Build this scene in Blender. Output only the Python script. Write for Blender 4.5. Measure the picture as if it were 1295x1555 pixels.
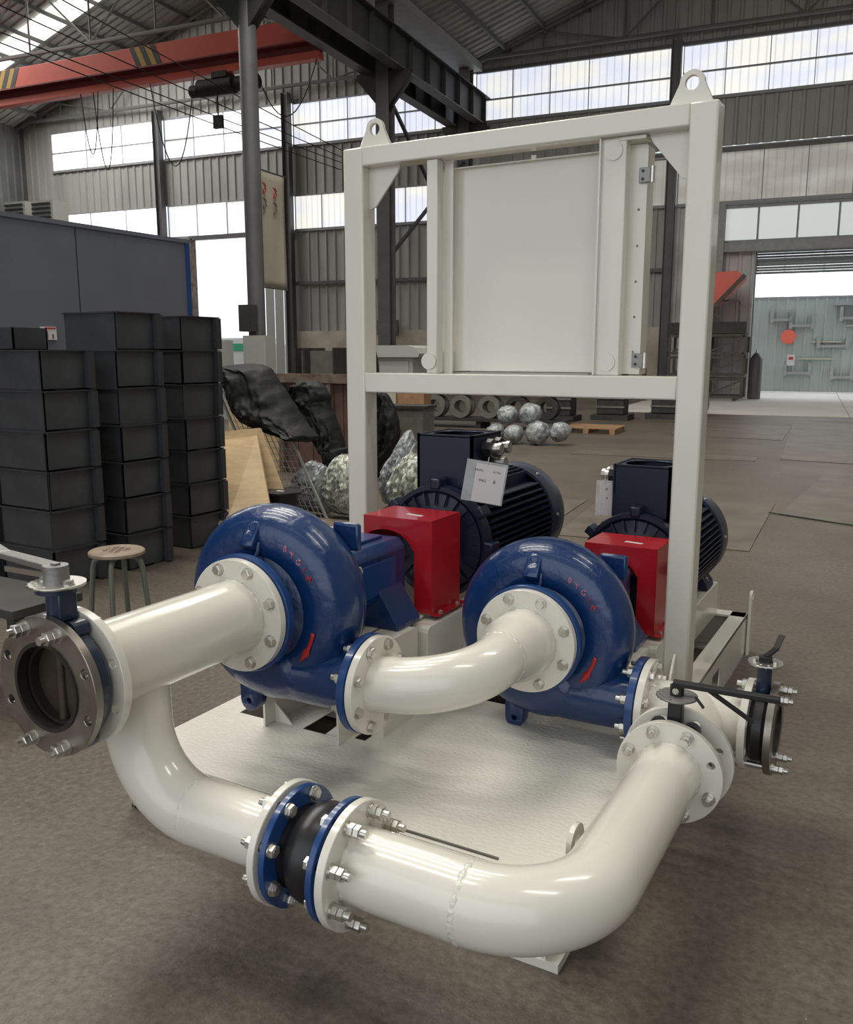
import bpy, bmesh, math, random
from mathutils import Vector, Matrix, Euler, noise
random.seed(7)
PI = math.pi
for o in list(bpy.data.objects):
    bpy.data.objects.remove(o)
COL = bpy.context.scene.collection
SC = bpy.context.scene

# ------------------------------------------------------------------ camera
cam_d = bpy.data.cameras.new('camera'); cam = bpy.data.objects.new('camera', cam_d); COL.objects.link(cam)
cam.location = (0, 0, 1.5)
cam.rotation_euler = (math.radians(90 - 10.25), 0, math.radians(29.43))
cam_d.sensor_fit = 'VERTICAL'; cam_d.sensor_height = 36; cam_d.lens = 30.79
cam_d.clip_start = 0.05; cam_d.clip_end = 400
SC.camera = cam

# ------------------------------------------------------------------ world and light
wd = bpy.data.worlds.new('world'); SC.world = wd; wd.use_nodes = True
bgn = wd.node_tree.nodes['Background']
bgn.inputs[0].default_value = (0.90, 0.95, 1.0, 1); bgn.inputs[1].default_value = 1.5
SC.view_settings.view_transform = 'Standard'; SC.view_settings.look = 'None'
SC.view_settings.gamma = 1; SC.view_settings.use_curve_mapping = False
SC.view_settings.exposure = 0.0

def area(name, loc, rot, sx, sy, power, col=(1, 1, 1)):
    d = bpy.data.lights.new(name, 'AREA'); d.shape = 'RECTANGLE'; d.size = sx; d.size_y = sy
    d.energy = power; d.color = col
    o = bpy.data.objects.new(name, d); COL.objects.link(o); o.location = loc; o.rotation_euler = rot
    return o
# daylight through the roof lights of the near bay (long strips that run up the roof slope)
HA = math.radians(5.856)
WX = Vector((math.cos(HA), math.sin(HA), 0)); WN = Vector((-math.sin(HA), math.cos(HA), 0))
def hall(u, d, z=0): return WX * u + WN * d + Vector((0, 0, z))
ROOFLIGHTS = [(-7.0, 0.5), (-7.0, 4.2), (-7.0, 7.9), (-7.0, 11.6), (-7.0, 15.3)]
for k, (u, d) in enumerate(ROOFLIGHTS):
    area('roof_light', hall(u, d, 12.85), (0, math.radians(-18.8), HA), 6.0, 0.8, 400, (1, 0.96, 0.87))
for k, (u, d) in enumerate([(4.5, 0.5), (4.5, 7.9)]):
    area('roof_light', hall(u, d, 13.4), (0, math.radians(18.8), HA), 6.0, 0.8, 300, (1, 0.96, 0.87))
for k, d in enumerate((20.3, 27.1)):
    area('left_bay_roof_light', hall(-28.5, d, 13.2), (0, math.radians(-19), HA), 9.0, 1.2, 700, (1, 0.99, 0.95))
# ------------------------------------------------------------------ materials
MATS = {}
def mat(name, col, rough=0.5, metal=0.0, coat=0.0, var=0.0, vscale=6.0, bump=0.0, bscale=40.0,
        col2=None, emit=0.0, ecol=None, alpha=1.0, trans=0.0, stretch=None, spec=None, bdist=0.01, detail=4.0):
    m = bpy.data.materials.new(name); m.use_nodes = True; nt = m.node_tree; N = nt.nodes; L = nt.links
    b = N['Principled BSDF']; b.inputs['Base Color'].default_value = (*col, 1)
    b.inputs['Roughness'].default_value = rough; b.inputs['Metallic'].default_value = metal
    b.inputs['Coat Weight'].default_value = coat; b.inputs['Coat Roughness'].default_value = 0.08
    if spec is not None: b.inputs['Specular IOR Level'].default_value = spec
    b.inputs['Alpha'].default_value = alpha; b.inputs['Transmission Weight'].default_value = trans
    if emit: 
        b.inputs['Emission Color'].default_value = (*(ecol or col), 1); b.inputs['Emission Strength'].default_value = emit
    if var or bump or col2:
        tc = N.new('ShaderNodeTexCoord'); mp = N.new('ShaderNodeMapping'); L.new(tc.outputs['Object'], mp.inputs[0])
        if stretch: mp.inputs['Scale'].default_value = stretch
    if var or col2:
        n1 = N.new('ShaderNodeTexNoise'); n1.inputs['Scale'].default_value = vscale; n1.inputs['Detail'].default_value = detail
        n1.inputs['Roughness'].default_value = 0.6
        L.new(mp.outputs[0], n1.inputs['Vector'])
        r = N.new('ShaderNodeValToRGB'); r.color_ramp.elements[0].position = 0.35; r.color_ramp.elements[1].position = 0.66
        c2 = col2 or tuple(max(0, c * (1 - var)) for c in col)
        r.color_ramp.elements[0].color = (*c2, 1); r.color_ramp.elements[1].color = (*col, 1)
        L.new(n1.outputs['Fac'], r.inputs[0]); L.new(r.outputs[0], b.inputs['Base Color'])
    if bump:
        n2 = N.new('ShaderNodeTexNoise'); n2.inputs['Scale'].default_value = bscale; n2.inputs['Detail'].default_value = 3
        L.new(mp.outputs[0], n2.inputs['Vector'])
        bp = N.new('ShaderNodeBump'); bp.inputs['Strength'].default_value = bump; bp.inputs['Distance'].default_value = bdist
        L.new(n2.outputs['Fac'], bp.inputs['Height']); L.new(bp.outputs[0], b.inputs['Normal'])
    MATS[name] = m; return m

M_white = mat('white_paint', (0.74, 0.71, 0.63), 0.22, coat=0.5, bump=0.05, bscale=14, bdist=0.004)
M_deck = mat('white_deck_paint', (0.76, 0.74, 0.67), 0.33, coat=0.25, bump=0.5, bscale=55, bdist=0.006, stretch=(1, 1.6, 1))
M_weld = mat('painted_weld', (0.74, 0.71, 0.63), 0.2, coat=0.5, bump=0.9, bscale=90, bdist=0.006)
M_blue = mat('blue_cast_paint', (0.004, 0.030, 0.120), 0.30, coat=0.35, bump=0.42, bscale=24, bdist=0.010)
M_bluef = mat('blue_flange_paint', (0.008, 0.050, 0.185), 0.3, coat=0.3, bump=0.05, bscale=20, bdist=0.003)
M_navy = mat('navy_motor_paint', (0.004, 0.009, 0.030), 0.40, coat=0.1, bump=0.08, bscale=60, bdist=0.002)
M_navyc = mat('cowl_paint', (0.030, 0.040, 0.065), 0.38, coat=0.15)
M_red = mat('red_guard_paint', (0.44, 0.010, 0.018), 0.28, coat=0.4)
M_redmark = mat('red_marking_paint', (0.42, 0.02, 0.02), 0.5)
M_lilac = mat('raised_letter_paint', (0.42, 0.16, 0.28), 0.5)
M_zinc = mat('zinc_plated_steel', (0.62, 0.60, 0.55), 0.3, metal=0.9, bump=0.1, bscale=90, bdist=0.002)
M_steel = mat('machined_steel', (0.38, 0.345, 0.305), 0.34, metal=0.9, var=0.35, vscale=9)
M_rubber = mat('black_rubber', (0.012, 0.012, 0.013), 0.35, bump=0.15, bscale=30, bdist=0.003)
M_seat = mat('dark_valve_liner', (0.018, 0.015, 0.012), 0.5)
M_disc = mat('brown_valve_disc', (0.10, 0.075, 0.055), 0.42, metal=0.5, var=0.4, vscale=7)
M_vbody = mat('dark_blue_valve_body', (0.010, 0.024, 0.055), 0.32, coat=0.3, bump=0.2, bscale=40, bdist=0.004)
M_black = mat('black_paint', (0.014, 0.014, 0.014), 0.4)
M_cast = mat('grey_lever_casting', (0.27, 0.265, 0.26), 0.42, metal=0.6, bump=0.5, bscale=70, bdist=0.004)
M_gap = mat('dark_recess', (0.012, 0.011, 0.010), 0.9)
M_paper = mat('paper', (0.62, 0.58, 0.57), 0.7)
M_ink = mat('ink', (0.03, 0.03, 0.05), 0.8)
M_film = mat('clear_plastic_film', (0.75, 0.78, 0.78), 0.12, alpha=0.32, bump=0.7, bscale=12, bdist=0.02)
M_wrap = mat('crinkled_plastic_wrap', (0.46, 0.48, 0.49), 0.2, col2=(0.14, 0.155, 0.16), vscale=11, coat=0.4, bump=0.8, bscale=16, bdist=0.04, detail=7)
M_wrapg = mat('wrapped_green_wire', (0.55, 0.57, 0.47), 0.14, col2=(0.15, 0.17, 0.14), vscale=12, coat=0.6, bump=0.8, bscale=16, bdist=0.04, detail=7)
M_box = mat('dark_box_steel', (0.085, 0.088, 0.098), 0.45, metal=0.35, var=0.35, vscale=3.5)
M_lip = mat('box_flange_steel', (0.060, 0.063, 0.070), 0.5, metal=0.3, var=0.3, vscale=5)
M_part = mat('partition_paint', (0.125, 0.135, 0.17), 0.5, var=0.12, vscale=1.0)
M_tarp = mat('black_tarp', (0.013, 0.014, 0.015), 0.62, spec=0.3, bump=0.4, bscale=9, bdist=0.03)
M_ply = mat('plywood', (0.62, 0.46, 0.27), 0.6, col2=(0.50, 0.36, 0.20), vscale=4, stretch=(1, 1, 6), bump=0.08, bscale=30)
M_plyedge = mat('plywood_edge', (0.36, 0.27, 0.18), 0.8, var=0.4, vscale=20)
M_wood = mat('weathered_wood', (0.22, 0.17, 0.13), 0.8, col2=(0.10, 0.065, 0.05), vscale=5)
M_brown = mat('brown_board', (0.17, 0.095, 0.075), 0.75, var=0.5, vscale=3)
M_pallet = mat('orange_pallet_wood', (0.42, 0.25, 0.13), 0.8, var=0.3)
M_cab = mat('light_grey_cabinet_paint', (0.42, 0.43, 0.40), 0.45)
M_cabg = mat('olive_grey_paint', (0.16, 0.16, 0.135), 0.5, var=0.3)
M_castg = mat('grey_iron_casting', (0.20, 0.19, 0.17), 0.6, var=0.3, vscale=8)
M_castd = mat('dark_iron_casting', (0.045, 0.045, 0.043), 0.6, var=0.4, vscale=6)
M_frame = mat('brown_steel_framework', (0.105, 0.085, 0.072), 0.6, var=0.3)
M_column = mat('column_paint', (0.13, 0.13, 0.135), 0.5, var=0.25, vscale=1.5)
M_beam = mat('dark_runway_paint', (0.055, 0.055, 0.058), 0.5, var=0.35, vscale=1.2)
M_truss = mat('truss_paint', (0.16, 0.165, 0.155), 0.6)
M_crane = mat('crane_red_paint', (0.86, 0.165, 0.11), 0.45, var=0.15, vscale=0.8)
M_craned = mat('crane_dark_red', (0.24, 0.05, 0.045), 0.5)
M_yellow = mat('yellow_paint', (0.55, 0.34, 0.05), 0.5)
M_sheet = mat('wall_sheet', (0.40, 0.40, 0.375), 0.55, var=0.22, vscale=0.9, stretch=(2, 2, 0.3))
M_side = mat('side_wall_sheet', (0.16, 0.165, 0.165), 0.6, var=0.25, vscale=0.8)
M_light = mat('pale_sheet', (0.62, 0.60, 0.60), 0.6, var=0.25, vscale=1.2)
M_roof = mat('roof_sheet', (0.40, 0.40, 0.375), 0.6, var=0.3, vscale=0.8)
M_masonry = mat('masonry_plaster', (0.60, 0.54, 0.45), 0.85, col2=(0.42, 0.36, 0.30), vscale=1.2)
M_pane = mat('translucent_pane', (0.6, 0.62, 0.66), 0.3, emit=0.86, ecol=(0.84, 0.90, 1.0))
def tint_pane(m, ca, cb):
    nt = m.node_tree; N = nt.nodes; L = nt.links; b = N['Principled BSDF']
    tc = N.new('ShaderNodeTexCoord'); mp = N.new('ShaderNodeMapping'); mp.inputs['Scale'].default_value = (0.5, 0.5, 1.3); L.new(tc.outputs['Object'], mp.inputs[0])
    n = N.new('ShaderNodeTexNoise'); n.inputs['Scale'].default_value = 0.9; n.inputs['Detail'].default_value = 4; L.new(mp.outputs[0], n.inputs['Vector'])
    r = N.new('ShaderNodeValToRGB'); r.color_ramp.elements[0].position = 0.42; r.color_ramp.elements[1].position = 0.60
    r.color_ramp.elements[0].color = (*ca, 1); r.color_ramp.elements[1].color = (*cb, 1); L.new(n.outputs['Fac'], r.inputs[0])
    w = N.new('ShaderNodeTexWave'); w.wave_type = 'BANDS'; w.bands_direction = 'X'; w.inputs['Scale'].default_value = 1.25; w.inputs['Distortion'].default_value = 0.0
    mp2 = N.new('ShaderNodeMapping'); mp2.inputs['Rotation'].default_value = (0, 0, -HA); L.new(tc.outputs['Object'], mp2.inputs[0]); L.new(tc.outputs['Object'], w.inputs['Vector'])
    r2 = N.new('ShaderNodeValToRGB'); r2.color_ramp.elements[0].position = 0.0; r2.color_ramp.elements[0].color = (0.72, 0.72, 0.74, 1); r2.color_ramp.elements[1].position = 0.16; r2.color_ramp.elements[1].color = (1, 1, 1, 1); L.new(w.outputs['Fac'], r2.inputs[0])
    mx = N.new('ShaderNodeMixRGB'); mx.blend_type = 'MULTIPLY'; mx.inputs[0].default_value = 1; L.new(r.outputs[0], mx.inputs[1]); L.new(r2.outputs[0], mx.inputs[2])
    L.new(mx.outputs[0], b.inputs['Emission Color'])
tint_pane(M_pane, (0.82, 0.86, 1.0), (0.99, 0.98, 0.88))
M_paneb = mat('bright_pane', (0.9, 0.92, 0.95), 0.3, emit=2.0, ecol=(0.98, 0.99, 1.0))
M_paneg = mat('grimy_pane', (0.45, 0.44, 0.40), 0.4, emit=0.30, ecol=(0.86, 0.84, 0.78))
tint_pane(M_paneg, (0.62, 0.58, 0.52), (0.92, 0.90, 0.84))
M_panem = mat('clear_lit_pane', (0.7, 0.74, 0.72), 0.3, emit=0.42, ecol=(0.88, 0.92, 0.9))
M_sky = mat('roof_light_sheet', (0.8, 0.8, 0.75), 0.4, emit=1.6, ecol=(1.0, 0.99, 0.93))
M_mull = mat('window_frame_paint', (0.30, 0.31, 0.32), 0.5)
M_green = mat('pale_green_cladding', (0.40, 0.45, 0.43), 0.6, var=0.1, vscale=1)
M_lintel = mat('lintel_paint', (0.36, 0.37, 0.37), 0.6, var=0.15)
M_shutter = mat('shutter_steel', (0.16, 0.19, 0.19), 0.45, metal=0.3)
M_slab = mat('daylit_concrete', (0.80, 0.76, 0.72), 0.7, var=0.12, vscale=0.7)  # concrete whose pale colour includes the daylight falling on it from outside
M_out = mat('outdoor_ground', (0.75, 0.74, 0.71), 0.9)
M_plate = mat('rusty_floor_plate', (0.20, 0.165, 0.13), 0.45, col2=(0.13, 0.105, 0.085), vscale=2.5, metal=0.25, bump=0.1, bscale=8)
M_banner = mat('cream_banner', (0.55, 0.50, 0.40), 0.8, col2=(0.48, 0.43, 0.35), vscale=0.8)
M_stool = mat('worn_wood_seat', (0.34, 0.27, 0.21), 0.5, col2=(0.22, 0.16, 0.12), vscale=12)
M_stoolleg = mat('green_grey_tube', (0.13, 0.15, 0.12), 0.45)
M_notice = mat('notice_paper', (0.60, 0.57, 0.56), 0.6)
M_wire = mat('galvanised_wire', (0.42, 0.43, 0.42), 0.4, metal=0.5)
M_cable = mat('black_cable', (0.02, 0.02, 0.02), 0.6)
M_truckg = mat('green_vehicle_paint', (0.05, 0.42, 0.22), 0.4)
M_truckw = mat('pale_vehicle_paint', (0.8, 0.82, 0.82), 0.4)

# floor: worn brown-grey concrete
def floor_mat():
    m = bpy.data.materials.new('worn_concrete_floor'); m.use_nodes = True; nt = m.node_tree; N = nt.nodes; L = nt.links
    b = N['Principled BSDF']; tc = N.new('ShaderNodeTexCoord')
    def nz(s, det, rgh=0.6):
        n = N.new('ShaderNodeTexNoise'); n.inputs['Scale'].default_value = s; n.inputs['Detail'].default_value = det
        n.inputs['Roughness'].default_value = rgh; L.new(tc.outputs['Object'], n.inputs['Vector']); return n
    a = nz(0.55, 5); r = N.new('ShaderNodeValToRGB'); L.new(a.outputs['Fac'], r.inputs[0])
    r.color_ramp.elements[0].position = 0.3; r.color_ramp.elements[0].color = (0.104, 0.083, 0.064, 1)
    r.color_ramp.elements[1].position = 0.7; r.color_ramp.elements[1].color = (0.166, 0.138, 0.109, 1)
    c = nz(38, 6, 0.75); r2 = N.new('ShaderNodeValToRGB'); L.new(c.outputs['Fac'], r2.inputs[0])
    r2.color_ramp.elements[0].position = 0.36; r2.color_ramp.elements[0].color = (0.52, 0.50, 0.48, 1)
    r2.color_ramp.elements[1].position = 0.62; r2.color_ramp.elements[1].color = (1.12, 1.12, 1.12, 1)
    mx = N.new('ShaderNodeMixRGB'); mx.blend_type = 'MULTIPLY'; mx.inputs[0].default_value = 0.85
    L.new(r.outputs[0], mx.inputs[1]); L.new(r2.outputs[0], mx.inputs[2])
    # pale chips and scuffs
    sp = nz(75, 2); r3 = N.new('ShaderNodeValToRGB'); L.new(sp.outputs['Fac'], r3.inputs[0])
    r3.color_ramp.elements[0].position = 0.73; r3.color_ramp.elements[0].color = (0, 0, 0, 1)
    r3.color_ramp.elements[1].position = 0.77; r3.color_ramp.elements[1].color = (1, 1, 1, 1)
    m2 = N.new('ShaderNodeMixRGB'); L.new(r3.outputs[0], m2.inputs[0]); L.new(mx.outputs[0], m2.inputs[1]); m2.inputs[2].default_value = (0.36, 0.34, 0.31, 1)
    L.new(m2.outputs[0], b.inputs['Base Color'])
    rr = N.new('ShaderNodeMapRange'); L.new(a.outputs['Fac'], rr.inputs[0]); rr.inputs[3].default_value = 0.55; rr.inputs[4].default_value = 0.36
    L.new(rr.outputs[0], b.inputs['Roughness'])
    d = nz(30, 4); bp = N.new('ShaderNodeBump'); bp.inputs['Strength'].default_value = 0.35; bp.inputs['Distance'].default_value = 0.01
    L.new(d.outputs['Fac'], bp.inputs['Height']); L.new(bp.outputs[0], b.inputs['Normal'])
    return m
M_floor = floor_mat()

# ------------------------------------------------------------------ mesh builder
WM = {}
def wmat(o): return WM.get(o.name, Matrix.Identity(4)) if o else Matrix.Identity(4)
def zframe(p, axis, up=None):
    z = Vector(axis).normalized(); u = Vector(up) if up else (Vector((0, 0, 1)) if abs(z.z) < 0.9 else Vector((0, 1, 0)))
    x = u.cross(z).normalized(); y = z.cross(x)
    m = Matrix((x, y, z)).transposed().to_4x4(); m.translation = Vector(p); return m
def rect(x0, y0, x1, y1): return [(x0, y0), (x1, y0), (x1, y1), (x0, y1)]
def circ(cx, cy, r, n=24, a0=0.0): return [(cx + r * math.cos(a0 + 2 * PI * k / n), cy + r * math.sin(a0 + 2 * PI * k / n)) for k in range(n)]

class MB:
    def __init__(s): s.bm = bmesh.new()
    def _f(s, vs):
        try: return s.bm.faces.new(vs)
        except ValueError: return None
    def box(s, c, size, M=None, rz=0.0):
        hx, hy, hz = size[0] / 2, size[1] / 2, size[2] / 2
        R = M if M is not None else Matrix.Translation(Vector(c)) @ Matrix.Rotation(rz, 4, 'Z')
        v = [s.bm.verts.new(R @ Vector((x, y, z))) for x in (-hx, hx) for y in (-hy, hy) for z in (-hz, hz)]
        for q in ((0, 1, 3, 2), (4, 6, 7, 5), (0, 4, 5, 1), (2, 3, 7, 6), (0, 2, 6, 4), (1, 5, 7, 3)): s._f([v[i] for i in q])
        return s
    def bar(s, p, q, wx, wy, up=None):
        p = Vector(p); q = Vector(q); M = zframe((p + q) / 2, q - p, up); return s.box(None, (wx, wy, (q - p).length), M)
    def rings(s, rs, close=False, cap=True):
        n = len(rs[0]); R = [[s.bm.verts.new(p) for p in r] for r in rs]
        idx = range(len(R)) if close else range(len(R) - 1)
        for i in idx:
            a, b = R[i], R[(i + 1) % len(R)]
            for k in range(n): s._f([a[k], a[(k + 1) % n], b[(k + 1) % n], b[k]])
        if cap and not close: s._f(R[0][::-1]); s._f(R[-1])
        return s
    def cyl(s, p, q, r, r2=None, n=20, cap=True, a0=0.0, up=None):
        p = Vector(p); q = Vector(q); M = zframe(p, q - p, up); h = (q - p).length; r2 = r if r2 is None else r2
        rs = [[M @ Vector((rr * math.cos(a0 + 2 * PI * k / n), rr * math.sin(a0 + 2 * PI * k / n), z)) for k in range(n)] for rr, z in ((r, 0), (r2, h))]
        return s.rings(rs, cap=cap)
    def lathe(s, p, axis, prof, n=48, close=True):
        M = zframe(p, axis)
        rs = [[M @ Vector((r * math.cos(2 * PI * k / n), r * math.sin(2 * PI * k / n), z)) for k in range(n)] for z, r in prof]
        return s.rings(rs, close=close, cap=not close)
    def tube(s, pts, r, n=12, cap=True):
        P = [Vector(p) for p in pts]; rad = r if isinstance(r, (list, tuple)) else [r] * len(P); rs = []
        T = [(P[min(i + 1, len(P) - 1)] - P[max(i - 1, 0)]).normalized() for i in range(len(P))]
        x = Vector((0, 0, 1)).cross(T[0]); x = x.normalized() if x.length > 1e-3 else Vector((1, 0, 0))
        for i, p in enumerate(P):
            x = (x - T[i] * x.dot(T[i])).normalized(); y = T[i].cross(x)
            rs.append([p + (x * math.cos(2 * PI * k / n) + y * math.sin(2 * PI * k / n)) * rad[i] for k in range(n)])
        return s.rings(rs, cap=cap)
    def plate(s, M, outer, holes=(), t=0.01, bev=0.0):
        """flat plate with real holes, drawn in local XY and t thick, centred on local z=0"""
        cu = bpy.data.curves.new('c', 'CURVE'); cu.dimensions = '2D'; cu.fill_mode = 'BOTH'; cu.extrude = t / 2 - bev
        cu.bevel_depth = bev; cu.bevel_resolution = 0; cu.offset = -bev
        for loop in [outer] + list(holes):
            sp = cu.splines.new('POLY'); sp.points.add(len(loop) - 1); sp.use_cyclic_u = True
            for i, (x, y) in enumerate(loop): sp.points[i].co = (x, y, 0, 1)
        ob = bpy.data.objects.new('c', cu); me = bpy.data.meshes.new_from_object(ob)
        me.transform(M); s.bm.from_mesh(me)
        bpy.data.objects.remove(ob); bpy.data.curves.remove(cu); bpy.data.meshes.remove(me); return s
    def text(s, M, body, size, t=0.002):
        cu = bpy.data.curves.new('t', 'FONT'); cu.body = body; cu.size = size; cu.extrude = t / 2; cu.align_x = 'CENTER'; cu.align_y = 'CENTER'
        ob = bpy.data.objects.new('t', cu); me = bpy.data.meshes.new_from_object(ob)
        me.transform(M); s.bm.from_mesh(me)
        bpy.data.objects.remove(ob); bpy.data.curves.remove(cu); bpy.data.meshes.remove(me); return s
    def build(s, name, m, parent=None, smooth=True, bevel=0.0, label=None, world=None, ang=35, weld=True):
        bm = s.bm
        if weld: bmesh.ops.remove_doubles(bm, verts=bm.verts, dist=1e-5)
        bmesh.ops.recalc_face_normals(bm, faces=bm.faces)
        if world is not None: bm.transform(wmat(parent).inverted() @ world) if parent else bm.transform(world)
        elif parent: bm.transform(wmat(parent).inverted())
        me = bpy.data.meshes.new(name); bm.to_mesh(me); bm.free()
        me.materials.append(m)
        if smooth:
            me.polygons.foreach_set('use_smooth', [True] * len(me.polygons)); me.set_sharp_from_angle(angle=math.radians(ang))
        o = bpy.data.objects.new(name, me); COL.objects.link(o)
        if parent: o.parent = parent; WM[o.name] = wmat(parent)
        if bevel:
            b = o.modifiers.new('bevel', 'BEVEL'); b.width = bevel; b.segments = 2; b.limit_method = 'ANGLE'; b.angle_limit = math.radians(40)
            b.harden_normals = False
        if label: o['label'] = label
        return o
def place(name, me, M, parent, label=None):
    o = bpy.data.objects.new(name, me); COL.objects.link(o); o.parent = parent; o.matrix_local = wmat(parent).inverted() @ M
    WM[o.name] = M
    if label: o['label'] = label
    return o
def thing(name, label, cat, loc=(0, 0, 0), rz=0.0, group=None):
    o = bpy.data.objects.new(name, None); COL.objects.link(o); o.location = loc; o.rotation_euler = (0, 0, rz); o.empty_display_size = 0.1
    WM[o.name] = Matrix.Translation(Vector(loc)) @ Matrix.Rotation(rz, 4, 'Z')
    tag(o, label, cat, group); return o
def tag(o, label, cat, group=None):
    o['label'] = label; o['category'] = cat
    if group: o['group'] = group
    return o
def struct(o): o['kind'] = 'structure'; return o
def hthing(name, label, cat, u, d, z=0.0, group=None): return thing(name, label, cat, hall(u, d, z), HA, group)
HM = Matrix.Rotation(HA, 4, 'Z')     # hall frame (u, d, z) -> world
def mesh_of(mb, name, m, smooth=True):
    o = mb.build(name, m, smooth=smooth); me = o.data; bpy.data.objects.remove(o); return me

# ------------------------------------------------------------------ the hall
def corr(p0, a, la, b, lb, nrm, pitch=0.4, depth=0.05, off=0.0):
    """ribbed sheet: ribs repeat along a (length la), run along b (length lb), stand out along nrm"""
    mb = MB(); p0 = Vector(p0); a = Vector(a).normalized(); b = Vector(b).normalized(); nrm = Vector(nrm).normalized()
    xs = []; x = 0
    while x < la:
        for f, h in ((0, 0), (0.62, 0), (0.72, 1), (0.90, 1)):
            if x + f * pitch < la: xs.append((x + f * pitch, h))
        x += pitch
    xs.append((la, 0)); vs = [[mb.bm.verts.new(p0 + a * x + nrm * (h * depth) + b * t) for x, h in xs] for t in (0, lb)]
    for i in range(len(xs) - 1): mb._f([vs[0][i], vs[0][i + 1], vs[1][i + 1], vs[1][i]])
    return mb
U0, U1, U2, D1, D0 = -33.9, -12.0, 10.0, 31.58, -5.0
EZ, SL = 11.6, 0.345
fl = MB(); fl.box(hall(-12, 13.0, -0.05), (60, 48, 0.1), rz=HA); floor = struct(fl.build('floor', M_floor, smooth=False))
g = MB(); g.box(hall(-12, 66.05, -0.07), (160, 58, 0.1), rz=HA); struct(g.build('trim_1', M_out, smooth=False))
# concrete in front of the roller door, daylight painted in as its pale colour (slightly proud of the brown floor)
for (ua, ub) in ((-4.9, 0.85), (0.87, 7.0)):
    s_ = MB(); s_.box(hall((ua + ub) / 2, (23.2 + 38) / 2, 0.012), (ub - ua, 14.8, 0.024), rz=HA)
    o = s_.build('daylit_concrete_slab', M_slab, parent=floor, smooth=False)

wall = MB()
wb = struct(MB().box(hall(-11.95, D1 + 0.35, 12.3), (43.9, 0.04, 0.3), rz=HA).build('wall_back', M_sheet, smooth=False))
def band(ua, ub, z0, z1, mtl=M_sheet, nm='wall_sheet'):
    mb = corr((ua, D1, z0), (1, 0, 0), ub - ua, (0, 0, 1), z1 - z0, (0, -1, 0))
    return mb.build(nm, mtl, parent=wb, smooth=False, world=HM, weld=False)
band(U0, -19.7, 7.7, 9.6); band(-19.7, U1, 7.7, 9.6); band(U1, U2, 8.15, 9.7)
band(U0, -24.75, 1.2, 6.4); band(-19.66, U1, 2.4, 6.4); band(U1, -4.85, 2.4, 6.4); band(-4.85, -3.35, 0, 6.4, M_light)
band(-3.2, -2.0, 0, 5.05, M_light); band(2.6, U2, 0, 5.0)
band(U0, -32.2, 9.6, 11.2)
# gable sheets above the window band
def gable(ua, ub, zb):
    mb = MB(); zt = lambda u: EZ + SL * (min(u - ua, ub - u)) + 0.1
    u = ua; vs = []
    while u < ub:
        for f, h in ((0, 0), (0.25, 0), (0.29, 1), (0.36, 1)):
            if u + f < ub: vs.append((u + f, h))
        u += 0.4
    vs.append((ub, 0)); V = [[mb.bm.verts.new((x, D1 - 0.05 * h, zb if k == 0 else zt(x))) for x, h in vs] for k in (0, 1)]
    for i in range(len(vs) - 1): mb._f([V[0][i], V[0][i + 1], V[1][i + 1], V[1][i]])
    return mb.build('gable_sheet', M_sheet, parent=wb, smooth=False, world=HM, weld=False)
gable(U0, U1, 11.17); gable(U1, U2, 11.40)
MB().box(((U1 + U2) / 2, D1 - 0.05, 11.40), (22, 0.14, 0.09)).build('girt', M_column, parent=wb, smooth=False, world=HM)
for ua, ub in ((-33.9, -24.75), (-19.66, -12.0), (-12.0, -4.85)):
    m_ = MB(); m_.box(((ua + ub) / 2, D1 - 0.02, 1.2), (ub - ua, 0.3, 2.4)); m_.build('masonry_base', M_masonry, parent=wb, smooth=False, world=HM)
# window bands: panes are pieces of each window
def window(n, ua, ub, z0, z1, step, mp, mids=(), frame=M_mull, yo=0.0, fw=0.05):
    w = struct(MB().box(((ua + ub) / 2, D1 - 0.04 + yo, z0 - 0.03), (ub - ua, 0.16, 0.10)).build('window_%d' % n, frame, smooth=False, world=HM))
    cnt = max(1, round((ub - ua) / step)); wdt = (ub - ua) / cnt; zs = [z0] + list(mids) + [z1]
    for k in range(cnt):
        for j in range(len(zs) - 1):
            p = MB().box((ua + (k + 0.5) * wdt, D1 + yo + 0.01 * ((k + j) % 2), (zs[j] + zs[j + 1]) / 2), (wdt - 0.03, 0.02, zs[j + 1] - zs[j] - 0.03))
            p.build('pane', mp(k, j) if callable(mp) else mp, parent=w, smooth=False, world=HM)
    fr = MB()
    for k in range(cnt + 1): fr.box((ua + k * wdt, D1 - 0.03 + yo, (z0 + z1) / 2), (fw * 0.5, 0.05, z1 - z0))
    for z in zs: fr.box(((ua + ub) / 2, D1 - 0.05 + yo, z), (ub - ua, 0.07, fw))
    fr.build('window_frame', frame, parent=w, smooth=False, world=HM)
    return w
window(1, -32.2, -26.15, 9.6, 11.2, 2.2, M_paneb, (10.35,))
window(2, -25.85, -19.8, 9.6, 11.2, 1.5, lambda k, j: M_paneb if k % 3 else M_pane, (10.35,))
window(3, -19.5, -12.2, 9.6, 11.15, 1.25, M_pane, (10.35,))
window(4, -11.8, -5.0, 9.7, 11.35, 1.3, M_pane, (10.42,))
window(5, -4.6, U2, 9.7, 11.35, 1.28, M_pane, (10.5,))
window(6, -32.2, -26.15, 6.4, 7.7, 2.0, M_paneb)
window(7, -25.85, -19.8, 6.4, 7.7, 1.5, lambda k, j: M_paneb if k % 2 else M_pane)
window(8, -19.5, -12.2, 6.4, 7.7, 1.25, M_pane)
window(9, -11.8, -5.0, 6.4, 7.9, 1.3, M_paneg)
window(10, -4.6, U2, 6.4, 8.1, 1.28, M_paneg)
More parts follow.
